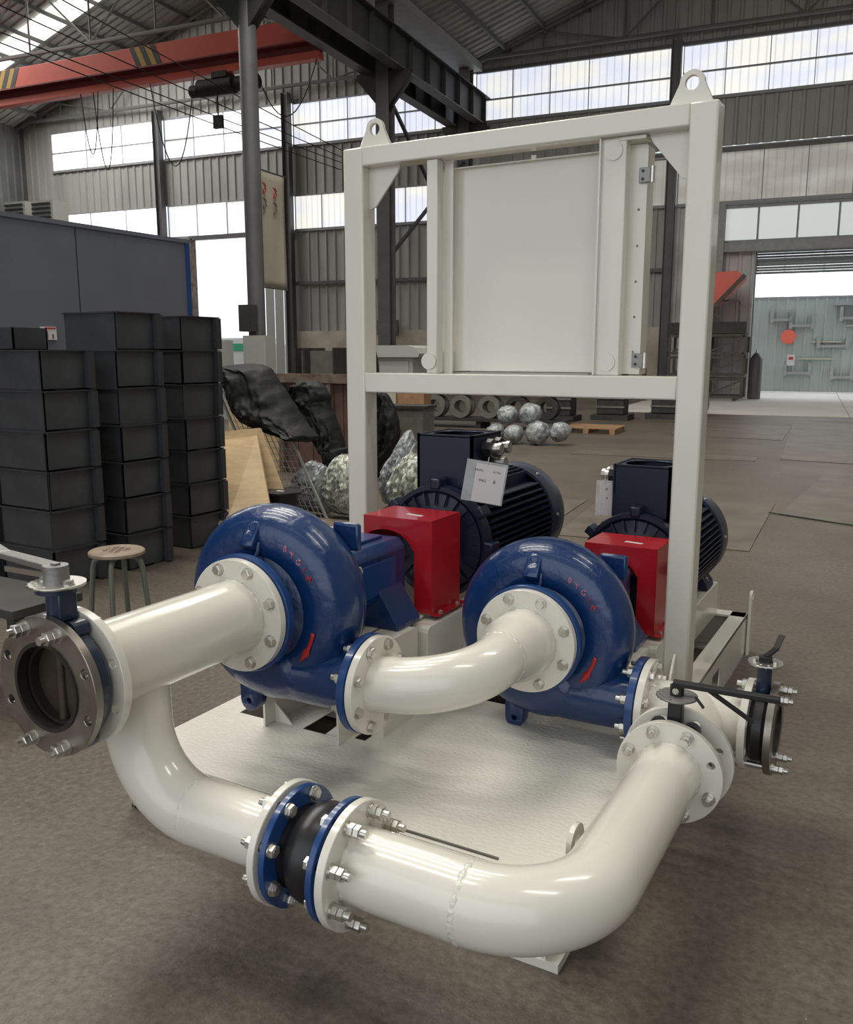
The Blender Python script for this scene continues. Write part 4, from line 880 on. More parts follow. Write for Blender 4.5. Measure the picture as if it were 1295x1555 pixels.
# foot gussets on the right post
MB().plate(Matrix.Translation((-0.731, FY0, SH)) @ Matrix.Rotation(PI / 2, 4, 'Z') @ Matrix.Rotation(PI / 2, 4, 'X'), [(0, 0.004), (-0.13, 0.004), (-0.13, 0.03), (-0.012, 0.19), (0, 0.19)], (), 0.01).build('foot_gusset', M_white, parent=fr, smooth=False)
MB().plate(Matrix.Translation((-0.731, FY1, SH)) @ Matrix.Rotation(PI / 2, 4, 'Z') @ Matrix.Rotation(PI / 2, 4, 'X'), [(0, 0.004), (0.13, 0.004), (0.13, 0.03), (0.012, 0.19), (0, 0.19)], (), 0.01).build('foot_gusset', M_white, parent=fr, smooth=False)
MB().plate(Matrix.Translation((-2.16, FY0, SH)) @ Matrix.Rotation(PI / 2, 4, 'Z') @ Matrix.Rotation(PI / 2, 4, 'X'), [(0, 0.004), (-0.13, 0.004), (-0.13, 0.03), (-0.012, 0.19), (0, 0.19)], (), 0.01).build('foot_gusset', M_white, parent=fr, smooth=False)
# mullions and panel
ZB, ZT = 1.419, FT - 0.076
MB().box((-1.792, 3.247, (ZB + ZT) / 2), (0.050, 0.052, ZT - ZB)).build('mullion', M_white, parent=fr, bevel=0.004)
MB().box((-1.748, 3.285, (ZB + ZT) / 2), (0.038, 0.006, ZT - ZB)).build('mullion_return', M_white, parent=fr, smooth=False)
MB().box((-1.052, 3.262, (ZB + ZT) / 2), (0.096, 0.05, ZT - ZB)).build('mullion', M_white, parent=fr, bevel=0.004)
MB().box((-1.097, 3.262, (ZB + ZT) / 2 - 0.0), (0.006, 0.085, ZT - ZB - 0.004)).build('mullion_edge', M_white, parent=fr, smooth=False)
for x, z in ((-1.052, ZB + 0.05), (-1.052, ZT - 0.045), (-1.792, ZB + 0.05)):
    MB().cyl((x - (0.012 if x < -1.5 else 0), 3.2365 if x > -1.5 else 3.219, z), (x - (0.012 if x < -1.5 else 0), 3.2305 if x > -1.5 else 3.2135, z), 0.034, n=28).build('welded_disc', M_white, parent=fr)
PY = 3.335
MB().box((-1.452, PY, (ZB + 0.012 + 2.236) / 2), (0.70, 0.006, 2.236 - ZB - 0.012)).build('back_panel', M_white, parent=fr, smooth=False, label='flat white sheet panel')
MB().box((-1.452, PY - 0.012, 2.237), (0.70, 0.03, 0.004)).build('panel_fold', M_white, parent=fr, smooth=False)
MB().box((-1.452, PY - 0.012, ZB + 0.012), (0.70, 0.03, 0.004)).build('panel_fold', M_white, parent=fr, smooth=False)
MB().box((-1.452, PY + 0.002, ZB - 0.01), (0.6, 0.02, 0.03)).build('panel_foot', M_white, parent=fr, smooth=False)
MB().box((-1.772, PY - 0.03, ZB + 0.05), (0.055, 0.05, 0.08)).build('panel_bracket', M_white, parent=fr, smooth=False)
MB().box((-1.452 + 0.05, PY, 2.247), (0.02, 0.01, 0.022)).build('panel_clip', M_zinc, parent=fr, smooth=False)
# cabinet side with hinges and row of holes
MB().plate(Matrix.Translation((-1.000, 3.30, (ZB + ZT) / 2)) @ Matrix.Rotation(PI / 2, 4, 'X'), rect(-0.012, -(ZT - ZB) / 2 + 0.005, 0.055, (ZT - ZB) / 2 - 0.02),
           [circ(0.030, -0.335 + k * 0.128, 0.005, 10) for k in range(6)], 0.004).build('hinge_strip', M_white, parent=fr)
MB().box((-0.945, 3.34, (ZB + ZT) / 2 - 0.01), (0.006, 0.085, ZT - ZB - 0.03)).build('hinge_strip_return', M_white, parent=fr, smooth=False)
MB().box((-0.985, 3.27, ZT - 0.008), (0.10, 0.075, 0.012)).build('hinge_strip_cap', M_white, parent=fr, smooth=False)
for z in (2.135, 1.475):
    hg = MB().box((-0.947, 3.29, z), (0.045, 0.014, 0.052)).build('hinge', M_cast, parent=fr, smooth=False, bevel=0.002)
    MB().cyl((-0.921, 3.285, z - 0.028), (-0.921, 3.285, z + 0.028), 0.009, n=14).build('hinge_pin', M_zinc, parent=hg)
    for dz in (-0.014, 0.014): MB().cyl((-0.955, 3.283, z + dz), (-0.955, 3.279, z + dz), 0.005, n=10).build('hinge_screw', M_black, parent=hg)

# ---- pumps
def pump(X, Y, Z, label):
    p = thing('centrifugal_pump', label, 'pump', (X, Y, Z - 0.19), 0, 'blue centrifugal pumps')
    V = lambda x, y, z: Vector((X + x, Y + y, Z + z))
    # volute
    mb = MB(); R0 = 0.206; nt_, ns = 84, 28; rs = []
    for i in range(nt_):
        a = -PI / 2 + 2 * PI * i / nt_                       # a measured from +X towards +Z; grows round to the bottom
        g = ((a + PI / 3) % (2 * PI)) / (2 * PI)
        m = 0.093 + 0.020 * g; rw = m * 1.02; ring = []
        for k in range(ns):
            f = 2 * PI * k / ns; e = 0.86
            cr, cy = math.cos(f), math.sin(f); cr = math.copysign(abs(cr) ** e, cr); cy = math.copysign(abs(cy) ** e, cy)
            rr = R0 + rw * cr; ring.append(V(rr * math.cos(a), -cy * m, rr * math.sin(a)))
        rs.append(ring)
    mb.rings(rs, close=True); mb.build('volute', M_blue, parent=p, ang=70)
    mb = MB(); mb.lathe(V(0, 0, 0), (0, -1, 0), [(-0.075, 0.02), (-0.075, 0.24), (0.070, 0.215), (0.088, 0.175), (0.104, 0.14), (0.128, 0.122), (0.150, 0.118), (0.150, 0.02)], 64)
    mb.build('front_cover', M_blue, parent=p, ang=50)
    mb = MB(); mb.lathe(V(0, 0, 0), (0, 1, 0), [(0.070, 0.04), (0.070, 0.268), (0.074, 0.272), (0.096, 0.272), (0.102, 0.266), (0.112, 0.20), (0.135, 0.15), (0.17, 0.13), (0.17, 0.04)], 64)
    mb.build('back_cover', M_blue, parent=p, ang=40)
    for k in range(8):
        a = PI / 8 + k * PI / 4
        if math.sin(a) < -0.2: continue
        place('cover_bolt', BM_['head'], zframe(V(0.252 * math.cos(a), 0.102, 0.252 * math.sin(a)), (0, 1, 0)), p)
    # discharge neck and flanges
    mb = MB(); mb.tube([V(-0.06, 0, -DD + 0.004), V(0.08, 0, -DD), V(0.2, 0, -DD), V(0.27, 0, -DD), V(DX - 0.052, 0, -DD)], [0.101, 0.103, 0.102, 0.100, 0.100], 40)
    mb.build('discharge_neck', M_blue, parent=p, ang=50)
    mb = MB(); q = [(0.18, -DD + 0.06), (0.30, -0.10), (0.33, -DD + 0.08)]
    mb.build('x', M_blue).select_set(False) if False else mb.bm.free()
    flange(p, V(DX - 0.026, 0, -DD), (1, 0, 0), 0.152, 0.05, 0.026, 0.125, m=M_bluef, name='discharge_flange')
    flange(p, V(0, -0.176, 0), (0, -1, 0), 0.181, 0.05, 0.026, 0.148, m=M_bluef, name='suction_flange')
    for k in range(8):
        a = PI / 8 + k * PI / 4
        M = zframe(V(DX - 0.052, 0.125 * math.cos(a), -DD + 0.125 * math.sin(a)), (-1, 0, 0)); place('nut', BM_['nut'], M, p)
        if k in (1, 2, 3, 4): continue
    # lifting boss and cast rib at the crown
    mb = MB(); M = Matrix.Translation(V(-0.015, -0.088, 0.222)) @ Matrix.Rotation(-0.62, 4, 'X')
    out = [(-0.026, -0.045), (0.026, -0.045), (0.026, 0.02)] + [(0.026 * math.cos(a), 0.02 + 0.026 * math.sin(a)) for a in [PI * k / 8 for k in range(1, 8)]] + [(-0.026, 0.02)]
    mb.plate(M @ Matrix.Rotation(PI / 2, 4, 'X'), out, [circ(0, 0.018, 0.011, 14)], 0.05, 0.003); mb.build('lifting_boss', M_blue, parent=p, ang=50)
    mb = MB(); mb.tube([V(0.012, -0.152, 0.138), V(0.013, -0.128, 0.155), V(0.014, -0.108, 0.180), V(0.012, -0.098, 0.205)], 0.007, 8); mb.build('cast_rib', M_blue, parent=p)
    mb = MB(); M = Matrix.Translation(V(-0.10, -0.02, -0.345)) @ Matrix.Rotation(PI / 2, 4, 'X')
    mb.plate(M, [(-0.035, 0.06), (-0.035, 0.0)] + [(0.035 * math.cos(a), 0.035 * math.sin(a)) for a in [PI + PI * k / 8 for k in range(1, 8)]] + [(0.035, 0.0), (0.035, 0.06)], [circ(0, 0, 0.010, 12)], 0.05, 0.002); mb.build('drain_boss', M_blue, parent=p, ang=50)
    MB().box(V(0.19, 0.115, 0.205), (0.10, 0.022, 0.09), ).build('rear_ear', M_blue, parent=p, bevel=0.010)
    # raised letters and painted arrow
    for k, ch in enumerate('BYG/M'):
        a = math.radians(60 - k * 7.5); r = 0.226
        g = ((a + PI / 3) % (2 * PI)) / (2 * PI); m = 0.093 + 0.020 * g
        c = V(r * math.cos(a), -m * 0.985, r * math.sin(a))
        M = Matrix.Translation(c) @ Matrix.Rotation(PI / 2, 4, 'X') @ Matrix.Rotation(-0.25, 4, 'Z') @ Matrix.Rotation(-0.1, 4, 'Y')
        MB().text(M, ch, 0.026, 0.007).build('cast_letter', M_lilac if k < 3 else M_redmark, parent=p, smooth=False)
    aw = math.radians(-40); n_ = 8
    mb = MB(); rr = 0.215; vs = []
    for k in range(n_ + 1):
        a = math.radians(-14 - 30 * k / n_); wd_ = 0.006 if k < n_ - 3 else (0.012 * (n_ - k) / 3 + 0.001)
        g = ((a + PI / 3) % (2 * PI)) / (2 * PI); m = 0.093 + 0.020 * g
        vs.append([mb.bm.verts.new(V((rr + s_ * wd_) * math.cos(a), -m - 0.0022, (rr + s_ * wd_) * math.sin(a))) for s_ in (-1, 1)])
    for k in range(n_): mb._f([vs[k][0], vs[k][1], vs[k + 1][1], vs[k + 1][0]])
    o = mb.build('rotation_arrow', M_redmark, parent=p, weld=False); sm = o.modifiers.new('s', 'SOLIDIFY'); sm.thickness = 0.003
    # bearing housing (eight-sided box casting) with feet
    mb = MB(); def_ = [(-0.115, -0.09), (-0.09, -0.115), (0.09, -0.115), (0.115, -0.09), (0.115, 0.075), (0.085, 0.105), (-0.085, 0.105), (-0.115, 0.075)]
    mb.rings([[V(a, 0.15, b) for a, b in def_], [V(a, 0.60, b) for a, b in def_]]); mb.build('bearing_housing', M_blue, parent=p, smooth=False, bevel=0.008)
    MB().box(V(-0.01, 0.38, 0.110), (0.11, 0.34, 0.012)).build('housing_cover', M_bluef, parent=p, bevel=0.003)
    MB().box(V(0.117, 0.37, -0.01), (0.006, 0.3, 0.12)).build('side_cover', M_bluef, parent=p, bevel=0.002)
    MB().box(V(0.03, 0.22, 0.15), (0.10, 0.02, 0.11)).build('lifting_web', M_blue, parent=p, bevel=0.008)
    MB().cyl(V(0, 0.60, 0), V(0, 0.68, 0), 0.03, n=20).build('shaft', M_steel, parent=p)
    mb = MB(); q = [(-0.118, -0.05), (0.118, -0.05), (0.20, -0.172), (0.20, -0.190), (-0.20, -0.190), (-0.20, -0.175)]
    mb.rings([[V(a, 0.40, b) for a, b in q], [V(a, 0.56, b) for a, b in q]]); mb.build('foot', M_blue, parent=p, smooth=False, bevel=0.006)
    place('foot_bolt', BM_['nut'], Matrix.Translation(V(0.165, 0.485, -0.172)), p); place('foot_bolt', BM_['nut'], Matrix.Translation(V(-0.165, 0.485, -0.172)), p)
    return p
pump(X1, Y1, Z1, 'blue cast centrifugal pump on the left, joined to the valve end pipe')
pump(X2, Y2, Z2, 'blue cast centrifugal pump on the right, joined to the curved crossover pipe')

# ---- coupling guards
def guard(X, Y, Z, label):
    g = thing('coupling_guard', label, 'guard', (X, Y, Z), 0, 'red coupling guards')
    w_, h0, h1, d = 0.148, -0.187, 0.166, 0.225; xo = X + 0.06
    cx_ = -0.05; ar = [(cx_ - 0.125, h0), (cx_ - 0.125, 0.06)] + [(cx_ + 0.125 * math.cos(a), 0.01 + 0.125 * math.sin(a)) for a in [PI - 0.4 - (PI - 0.8) * k / 10 for k in range(11)]] + [(cx_ + 0.125, 0.06), (cx_ + 0.125, h0)]
    out = [(-w_, h0), (-w_, h1), (w_, h1), (w_, h0)] + ar[::-1]
    out = [(x if abs(x) < w_ else x, z) for x, z in out]
    out = [(-w_, h0), (-w_, h1), (w_, h1), (w_, h0), (cx_ + 0.124, h0), (cx_ + 0.124, 0.05)] + [(cx_ + 0.124 * math.cos(a), 0.02 + 0.100 * math.sin(a)) for a in [0.3 + (PI - 0.6) * k / 10 for k in range(11)]] + [(max(-w_ + 0.004, cx_ - 0.124), 0.05), (max(-w_ + 0.004, cx_ - 0.124), h0)]
    MB().plate(Matrix.Translation((xo, Y, Z)) @ Matrix.Rotation(PI / 2, 4, 'X'), out, (), 0.003).build('front_sheet', M_red, parent=g, smooth=False)
    MB().box((xo, Y + d / 2, Z + h1), (2 * w_ + 0.003, d, 0.003)).build('top_sheet', M_red, parent=g, smooth=False)
    for s_ in (-1, 1):
        MB().box((xo + s_ * w_, Y + d / 2, Z + (h0 + h1) / 2), (0.003, d, h1 - h0)).build('side_sheet', M_red, parent=g, smooth=False)
        MB().box((xo + s_ * (w_ + 0.014), Y + d / 2, Z + h0 - 0.001), (0.034, d + 0.01, 0.004)).build('base_flange', M_red, parent=g, smooth=False)
    MB().box((xo, Y + d, Z + h1 - 0.06), (2 * w_, 0.003, 0.12)).build('rear_sheet', M_red, parent=g, smooth=False)
    MB().box((xo + 0.03, Y + 0.08, Z + h1 + 0.0022), (0.075, 0.018, 0.0015), rz=-0.15).build('white_sticker', M_paper, parent=g, smooth=False, label='small white sticker')
    for y in (0.04, 0.18): place('bolt', BM_['head'], Matrix.Translation((xo + w_ + 0.016, Y + y, Z + h0 + 0.001)) @ Matrix.Scale(0.6, 4), g)
    return g
guard(X1, Y1 + 0.63, Z1, 'red sheet metal coupling guard behind the left pump')
guard(X2, Y2 + 0.625, Z2, 'red sheet metal coupling guard behind the right pump')

# ---- motors
def motor(X, Y, Z, label):
    m = thing('electric_motor', label, 'motor', (X, Y, Z - 0.205), 0, 'navy electric motors')
    V = lambda x, y, z: Vector((X + x, Y + y, Z + z))
    MB().cyl(V(0, 0.06, 0), V(0, 0.72, 0), 0.20, n=48).build('stator_body', M_navy, parent=m)
    mb = MB(); mb.lathe(V(0, 0, 0), (0, 1, 0), [(0.0, 0.02), (0.0, 0.12), (0.010, 0.15), (0.016, 0.20), (0.004, 0.215), (0.004, 0.232), (0.04, 0.236), (0.06, 0.232), (0.06, 0.02)], 64); mb.build('end_shield', M_navy, parent=m, ang=30)
    for k in range(24):
        a = 2 * PI * k / 24
        MB().bar(V(0.155 * math.cos(a), -0.004, 0.155 * math.sin(a)), V(0.205 * math.cos(a), 0.004, 0.205 * math.sin(a)), 0.006, 0.012, (0, 1, 0)).build('shield_rib', M_navy, parent=m, smooth=False)
    MB().cyl(V(0, -0.04, 0), V(0, 0.01, 0), 0.075, n=32).build('bearing_cap', M_navy, parent=m)
    MB().cyl(V(0, -0.11, 0), V(0, -0.04, 0), 0.03, n=20).build('shaft', M_steel, parent=m)
    for a in (90, 35, 145, 0, 180):
        c, s_ = math.cos(math.radians(a)), math.sin(math.radians(a))
        MB().box(None, (0.045, 0.07, 0.045), Matrix.Translation(V(0.24 * c, 0.03, 0.24 * s_)) @ Matrix.Rotation(-math.radians(a - 90), 4, 'Y')).build('bolt_lug', M_navy, parent=m, bevel=0.008)
    # cooling fins, horizontal plates on both sides, upright on the belly
    for sg in (-1, 1):
        for k in range(15):
            z = -0.175 + k * 0.0245; xi = math.sqrt(max(0.0, 0.198 ** 2 - z * z)); xo = math.sqrt(0.236 ** 2 - z * z)
            MB().box(V(sg * (xi + xo) / 2, 0.385, z), (xo - xi + 0.012, 0.63, 0.0065)).build('cooling_fin', M_navy, parent=m, smooth=False)
    for k in range(9):
        x = -0.10 + k * 0.025; zi = math.sqrt(0.198 ** 2 - x * x); zo = math.sqrt(0.24 ** 2 - x * x)
        MB().box(V(x, 0.53, (zi + zo) / 2), (0.006, 0.34, zo - zi + 0.01)).build('cooling_fin', M_navy, parent=m, smooth=False)
    mb = MB(); mb.lathe(V(0, 0.70, 0), (0, 1, 0), [(0, 0.232), (0, 0.245), (0.012, 0.248), (0.12, 0.248), (0.165, 0.235), (0.185, 0.205), (0.185, 0.02), (0.180, 0.02), (0.175, 0.20), (0.11, 0.242), (0.01, 0.242)], 64)
    mb.build('fan_cowl', M_navyc, parent=m, ang=40)
    for a in (55, 125, 5, -50): place('cowl_screw', BM_['head'], zframe(V(0.248 * math.cos(math.radians(a)), 0.74, 0.248 * math.sin(math.radians(a))), (math.cos(math.radians(a)), 0, math.sin(math.radians(a)))) @ Matrix.Scale(0.45, 4), m)
    # open terminal box with round opening
    bx, y0, y1, zt = 0.128, 0.08, 0.35, 0.427
    tb = MB()
    for s_ in (-1, 1):
        tb.box(V(s_ * (bx - 0.006), (y0 + y1) / 2, 0.305), (0.012, y1 - y0, 0.26))
        tb.box(V(0, (y0 + y1) / 2 + s_ * ((y1 - y0) / 2 - 0.006), 0.305), (2 * bx, 0.012, 0.26))
    o = tb.build('terminal_box', M_navy, parent=m, smooth=False)
    tp = MB(); tp.plate(Matrix.Translation(V(0, (y0 + y1) / 2, zt)), rect(-bx, -(y1 - y0) / 2, bx, (y1 - y0) / 2), [[(0.108 * math.cos(a), 0.116 * math.sin(a)) for a in [2 * PI * k / 40 for k in range(40)]]], 0.008, 0.002)
    tp.build('terminal_box_rim', M_navy, parent=m)
    MB().box(V(0, (y0 + y1) / 2, 0.19), (2 * bx, y1 - y0, 0.03)).build('terminal_box_base', M_navy, parent=m, smooth=False)
    for x in (-0.185, 0.185):
        mb = MB(); q = [(x - 0.035, -0.205), (x + 0.035, -0.205), (x + 0.03, -0.18), (x * 0.85 + 0.0, -0.10), (x * 0.75 - 0.03, -0.10), (x - 0.03, -0.18)]
        mb.rings([[V(a, 0.52, b) for a, b in q], [V(a, 0.66, b) for a, b in q]]); mb.build('foot', M_navy, parent=m, smooth=False)
        mb = MB(); mb.rings([[V(a, 0.14, b) for a, b in q], [V(a, 0.26, b) for a, b in q]]); mb.build('foot', M_navy, parent=m, smooth=False)
        for y in (0.20, 0.59): place('foot_bolt', BM_['nut'], Matrix.Translation(V(x + 0.012 * (1 if x > 0 else -1), y, -0.19)), m)
    return m, V
m1, V1 = motor(X1 + 0.045, Y1 + 0.95, Z1 + 0.012, 'navy finned electric motor with open square terminal box, left unit')
m2, V2 = motor(X2 + 0.02, Y2 + 0.95, Z2 + 0.008, 'navy finned electric motor half hidden behind the right frame post')
def gland(V, m, sg, y, z, lo=0.0):
    gl = MB().cyl(V(sg * 0.126, y, z), V(sg * 0.165, y, z), 0.040, n=8).build('cable_gland', M_black, parent=m, smooth=False)
    MB().cyl(V(sg * 0.165, y, z), V(sg * 0.188, y, z), 0.022, n=16).build('gland_ring', M_zinc, parent=gl)
    MB().cyl(V(sg * 0.188, y, z), V(sg * 0.203, y, z), 0.025, n=8).build('gland_nut', M_zinc, parent=gl, smooth=False)
gland(V1, m1, 1, 0.20, 0.375); gland(V1, m1, 1, 0.28, 0.375); gland(V1, m1, 1, 0.24, 0.315); gland(V2, m2, -1, 0.16, 0.375); gland(V2, m2, -1, 0.24, 0.375)
# document pouches
def pouch(name, label, M, w_, h_, marks, pw=0.72):
    t = thing(name, label, 'document pouch', M.translation)
    MB().plate(M, rect(-w_ / 2, -h_ / 2, w_ / 2, h_ / 2), (), 0.002).build('clear_sleeve', M_film, parent=t, smooth=False)
    MB().plate(M @ Matrix.Translation((w_ * (0.5 - pw / 2) - 0.006, -0.004, 0.0018)), rect(-w_ * pw / 2, -h_ * 0.46, w_ * pw / 2, h_ * 0.46), (), 0.001).build('paper_sheet', M_paper, parent=t, smooth=False)
    for (s, x, y, sz) in marks:
        MB().text(M @ Matrix.Translation((x, y, 0.0026)), s, sz, 0.0004).build('handwriting', M_ink, parent=t, smooth=False)
    MB().tube([M @ Vector((0, h_ * 0.42, 0.003)), M @ Vector((0.002, h_ * 0.62, 0.004))], 0.0015, 6).build('tie_string', M_notice, parent=t)
    return t
Mp = Matrix.Translation(V1(0.205, 0.035, 0.258)) @ Matrix.Rotation(0.35, 4, 'Z') @ Matrix.Rotation(PI / 2 - 0.10, 4, 'X') @ Matrix.Rotation(-0.15, 4, 'Z')
pouch('document_pouch', 'clear pouch with a handwritten paper hanging on the left motor', Mp, 0.165, 0.165, [('MARK', -0.028, 0.045, 0.013), ('N TN', 0.042, 0.045, 0.013), ('4962', -0.01, 0.006, 0.015), ('8', 0.038, 0.006, 0.02)])
Mp = Matrix.Translation(V2(-0.172, 0.10, 0.275)) @ Matrix.Rotation(0.2, 4, 'Z') @ Matrix.Rotation(PI / 2 - 0.08, 4, 'X')
pouch('document_pouch', 'narrow clear pouch hanging from the right motor terminal box', Mp, 0.075, 0.16, [('8', 0.01, 0.04, 0.018), ('4', 0.012, 0.0, 0.018), ('1', -0.008, -0.03, 0.015)])

# ---- suction pipe with branch elbow (left)
PRM, PRB, FRM, FRB = 0.1100, 0.0875, 0.172, 0.150
ZBY, YBR = 0.328, 1.545
sp = thing('suction_manifold', 'thick white suction pipe of the left pump with a branch elbow curving down', 'pipe', (X1, YBR, Z1 - 0.11), 0)
fy = Y1 - 0.176
MB().cyl((X1, fy - 0.012, Z1), (X1, 1.352, Z1), PRM, n=64, cap=False).build('main_pipe', M_white, parent=sp)
flange(sp, (X1, fy - 0.028, Z1), (0, -1, 0), FRM, 0.10, 0.026, 0.147, m=M_white, name='rear_flange'); bolts(sp, (X1, fy - 0.0285, Z1), (0, -1, 0), 0.147)
flange(sp, (X1, 1.342, Z1), (0, -1, 0), FRM, 0.10, 0.024, 0.147, m=M_white, name='valve_flange')
weld(sp, (X1, fy - 0.031, Z1), (0, 1, 0), PRM); weld(sp, (X1, 1.369, Z1), (0, 1, 0), PRM)
ER = 0.21; XB = X1 - 0.018
path = [(XB, YBR, Z1 - 0.03), (XB, YBR, Z1 - 0.12), (XB, YBR, ZBY + ER + 0.02)] + arc((XB + ER, YBR, ZBY + ER), ER, (-1, 0, 0), (0, 0, -1), 0, PI / 2, 22) + [(XB + ER + 0.02, YBR, ZBY)]
JX0 = -1.245   # outer face of the left joint flange
path += [(JX0 - 0.012, YBR, ZBY)]
MB().tube(path, PRB, 56, cap=False).build('branch_pipe', M_white, parent=sp, ang=60)
weld(sp, (XB + ER, YBR, ZBY), (1, 0, 0), PRB, 0.005); weld(sp, (XB, YBR, ZBY + ER), (0, 0, 1), PRB, 0.003)
flange(sp, (JX0, YBR, ZBY), (1, 0, 0), FRB, 0.078, 0.020, 0.125, m=M_white, name='joint_flange'); weld(sp, (JX0 - 0.022, YBR, ZBY), (1, 0, 0), PRB)
bolts(sp, (JX0 - 0.020, YBR, ZBY), (-1, 0, 0), 0.125, kind='nut', name='nut')
studs(sp, (JX0 + 0.03, YBR, ZBY), (1, 0, 0), 0.125, 0.05)

# ---- rubber expansion joint
JX1 = -1.072   # face of the right joint flange touching the joint
rj = thing('expansion_joint', 'black rubber bellows joint between two blue flanges', 'expansion joint', (-1.16, YBR, ZBY - 0.15), 0)
mb = MB(); a0, a1 = JX0 + 0.012, JX1 - 0.012; L_ = a1 - a0
prof = [(a0 + L_ * t_ - a0, r) for t_, r in ((0, 0.07), (0, 0.10), (0.05, 0.103), (0.16, 0.098), (0.24, 0.102), (0.36, 0.116), (0.5, 0.121), (0.64, 0.116), (0.76, 0.102), (0.84, 0.098), (0.95, 0.103), (1, 0.10), (1, 0.07))]
mb.lathe((a0, YBR, ZBY), (1, 0, 0), prof, 64); mb.build('rubber_bellows', M_rubber, parent=rj, ang=50)
flange(rj, (a0 + 0.016, YBR, ZBY), (1, 0, 0), 0.146, 0.100, 0.017, 0.125, m=M_bluef, name='blue_flange')
flange(rj, (a1, YBR, ZBY), (1, 0, 0), 0.146, 0.100, 0.017, 0.125, m=M_bluef, name='blue_flange')
bolts(rj, (a0 + 0.0165, YBR, ZBY), (1, 0, 0), 0.125, kind='head'); bolts(rj, (a1 - 0.0175, YBR, ZBY), (-1, 0, 0), 0.125, kind='head')

# ---- bypass pipe with big elbow (front right)
XBP, YBF = -0.540, 2.375
bp = thing('bypass_pipe', 'long white bypass pipe in front, bending from the rubber joint back to the right valve', 'pipe', (-0.8, YBR, 0.24), 0)
flange(bp, (JX1 + 0.0, YBR, ZBY), (-1, 0, 0), FRB, 0.078, 0.022, 0.125, m=M_white, name='joint_flange'); weld(bp, (JX1 + 0.024, YBR, ZBY), (1, 0, 0), 0.0905)
bolts(bp, (JX1 + 0.0225, YBR, ZBY), (1, 0, 0), 0.125, kind='double', name='nut')
ERB = 0.225
path = [(JX1 + 0.014, YBR, ZBY), (XBP - ERB, YBR, ZBY)] + arc((XBP - ERB, YBR + ERB, ZBY), ERB, (0, -1, 0), (1, 0, 0), 0, PI / 2, 22)[1:] + [(XBP, YBF - 0.012, ZBY)]
MB().tube(path, 0.0905, 56, cap=False).build('pipe', M_white, parent=bp, ang=60)
weld(bp, (XBP - ERB, YBR, ZBY), (1, 0, 0), 0.0903, 0.008); weld(bp, (XBP, YBR + ERB, ZBY), (0, 1, 0), 0.0903, 0.004); weld(bp, (XBP, YBF - 0.024, ZBY), (0, 1, 0), 0.0905, 0.008)
flange(bp, (XBP, YBF, ZBY), (0, 1, 0), FRB, 0.078, 0.022, 0.125, m=M_white, name='valve_flange')
bolts(bp, (XBP, YBF - 0.0225, ZBY), (0, -1, 0), 0.125, kind='nut', name='nut', skip=(0, 4))

# ---- discharge tee of the right pump
dt = thing('discharge_tee', 'white flanged tee pipe between the right pump and the two small valves', 'pipe', (XBP, Y2, 0.3), 0)
ZD = Z2 - DD; XD = X2 + DX
MB().cyl((XD - 0.012, Y2, ZD), (-0.388, Y2, ZD), PRB, n=56, cap=False).build('run_pipe', M_white, parent=dt)
flange(dt, (XD + 0.001, Y2, ZD), (1, 0, 0), FRB, 0.078, 0.024, 0.125, m=M_white, name='pump_flange'); bolts(dt, (XD + 0.0015, Y2, ZD), (1, 0, 0), 0.125)
flange(dt, (-0.380, Y2, ZD), (1, 0, 0), 0.1425, 0.078, 0.022, 0.120, m=M_white, name='valve_flange'); bolts(dt, (-0.4025, Y2, ZD), (-1, 0, 0), 0.120, skip=(0, 3, 4, 7))
YTF = YBF + 0.066
path = [(XBP, Y2, ZD), (XBP, Y2 - 0.1, ZD), (XBP, YTF + 0.05, ZBY), (XBP, YTF + 0.012, ZBY)]
MB().tube(path, PRB - 0.001, 56, cap=False).build('branch_pipe', M_white, parent=dt, ang=60)
flange(dt, (XBP + 0.004, YTF, ZBY + 0.006), (0, -1, 0), 0.158, 0.078, 0.022, 0.125, m=M_white, name='branch_flange')
weld(dt, (XD + 0.004, Y2, ZD), (1, 0, 0), PRB); weld(dt, (-0.406, Y2, ZD), (1, 0, 0), PRB)

# ---- crossover pipe
cp = thing('crossover_pipe', 'curved white pipe with reducer from the left pump outlet to the right pump inlet', 'pipe', (-1.2, 2.3, 0.42), 0)
xs, zs_ = X1 + DX, Z1 - DD; fy2 = Y2 - 0.176
RC = 0.225; cxp = X2 - RC
flange(cp, (xs + 0.001, Y1, zs_), (1, 0, 0), FRB, 0.075, 0.024, 0.125, m=M_white, name='left_flange'); bolts(cp, (xs + 0.0015, Y1, zs_), (1, 0, 0), 0.125)
P = [Vector((xs - 0.01, Y1, zs_)), Vector((cxp - 0.01, Y1, zs_ + 0.012))]
for k in range(1, 23):
    a = PI / 2 * k / 22; P.append(Vector((cxp + RC * math.sin(a), Y1 + RC * (1 - math.cos(a)), zs_ + 0.012 + (Z2 - zs_ - 0.012) * (k / 22))))
yb = P[-1].y
P += [Vector((X2, yb + 0.02, Z2)), Vector((X2, yb + 0.10, Z2)), Vector((X2, fy2 - 0.012, Z2))]
rad = [0.084] * 24 + [0.085, 0.1085, 0.110]
MB().tube(P, rad, 56, cap=False).build('pipe', M_white, parent=cp, ang=60)
flange(cp, (X2, fy2 - 0.028, Z2), (0, -1, 0), FRM, 0.10, 0.026, 0.147, m=M_white, name='right_flange'); bolts(cp, (X2, fy2 - 0.0285, Z2), (0, -1, 0), 0.147)
weld(cp, (xs + 0.004, Y1, zs_), (1, 0, 0), 0.084); weld(cp, (X2, fy2 - 0.031, Z2), (0, 1, 0), PRM); weld(cp, (X2, yb + 0.012, Z2), (0, 1, 0), 0.0845, 0.007)

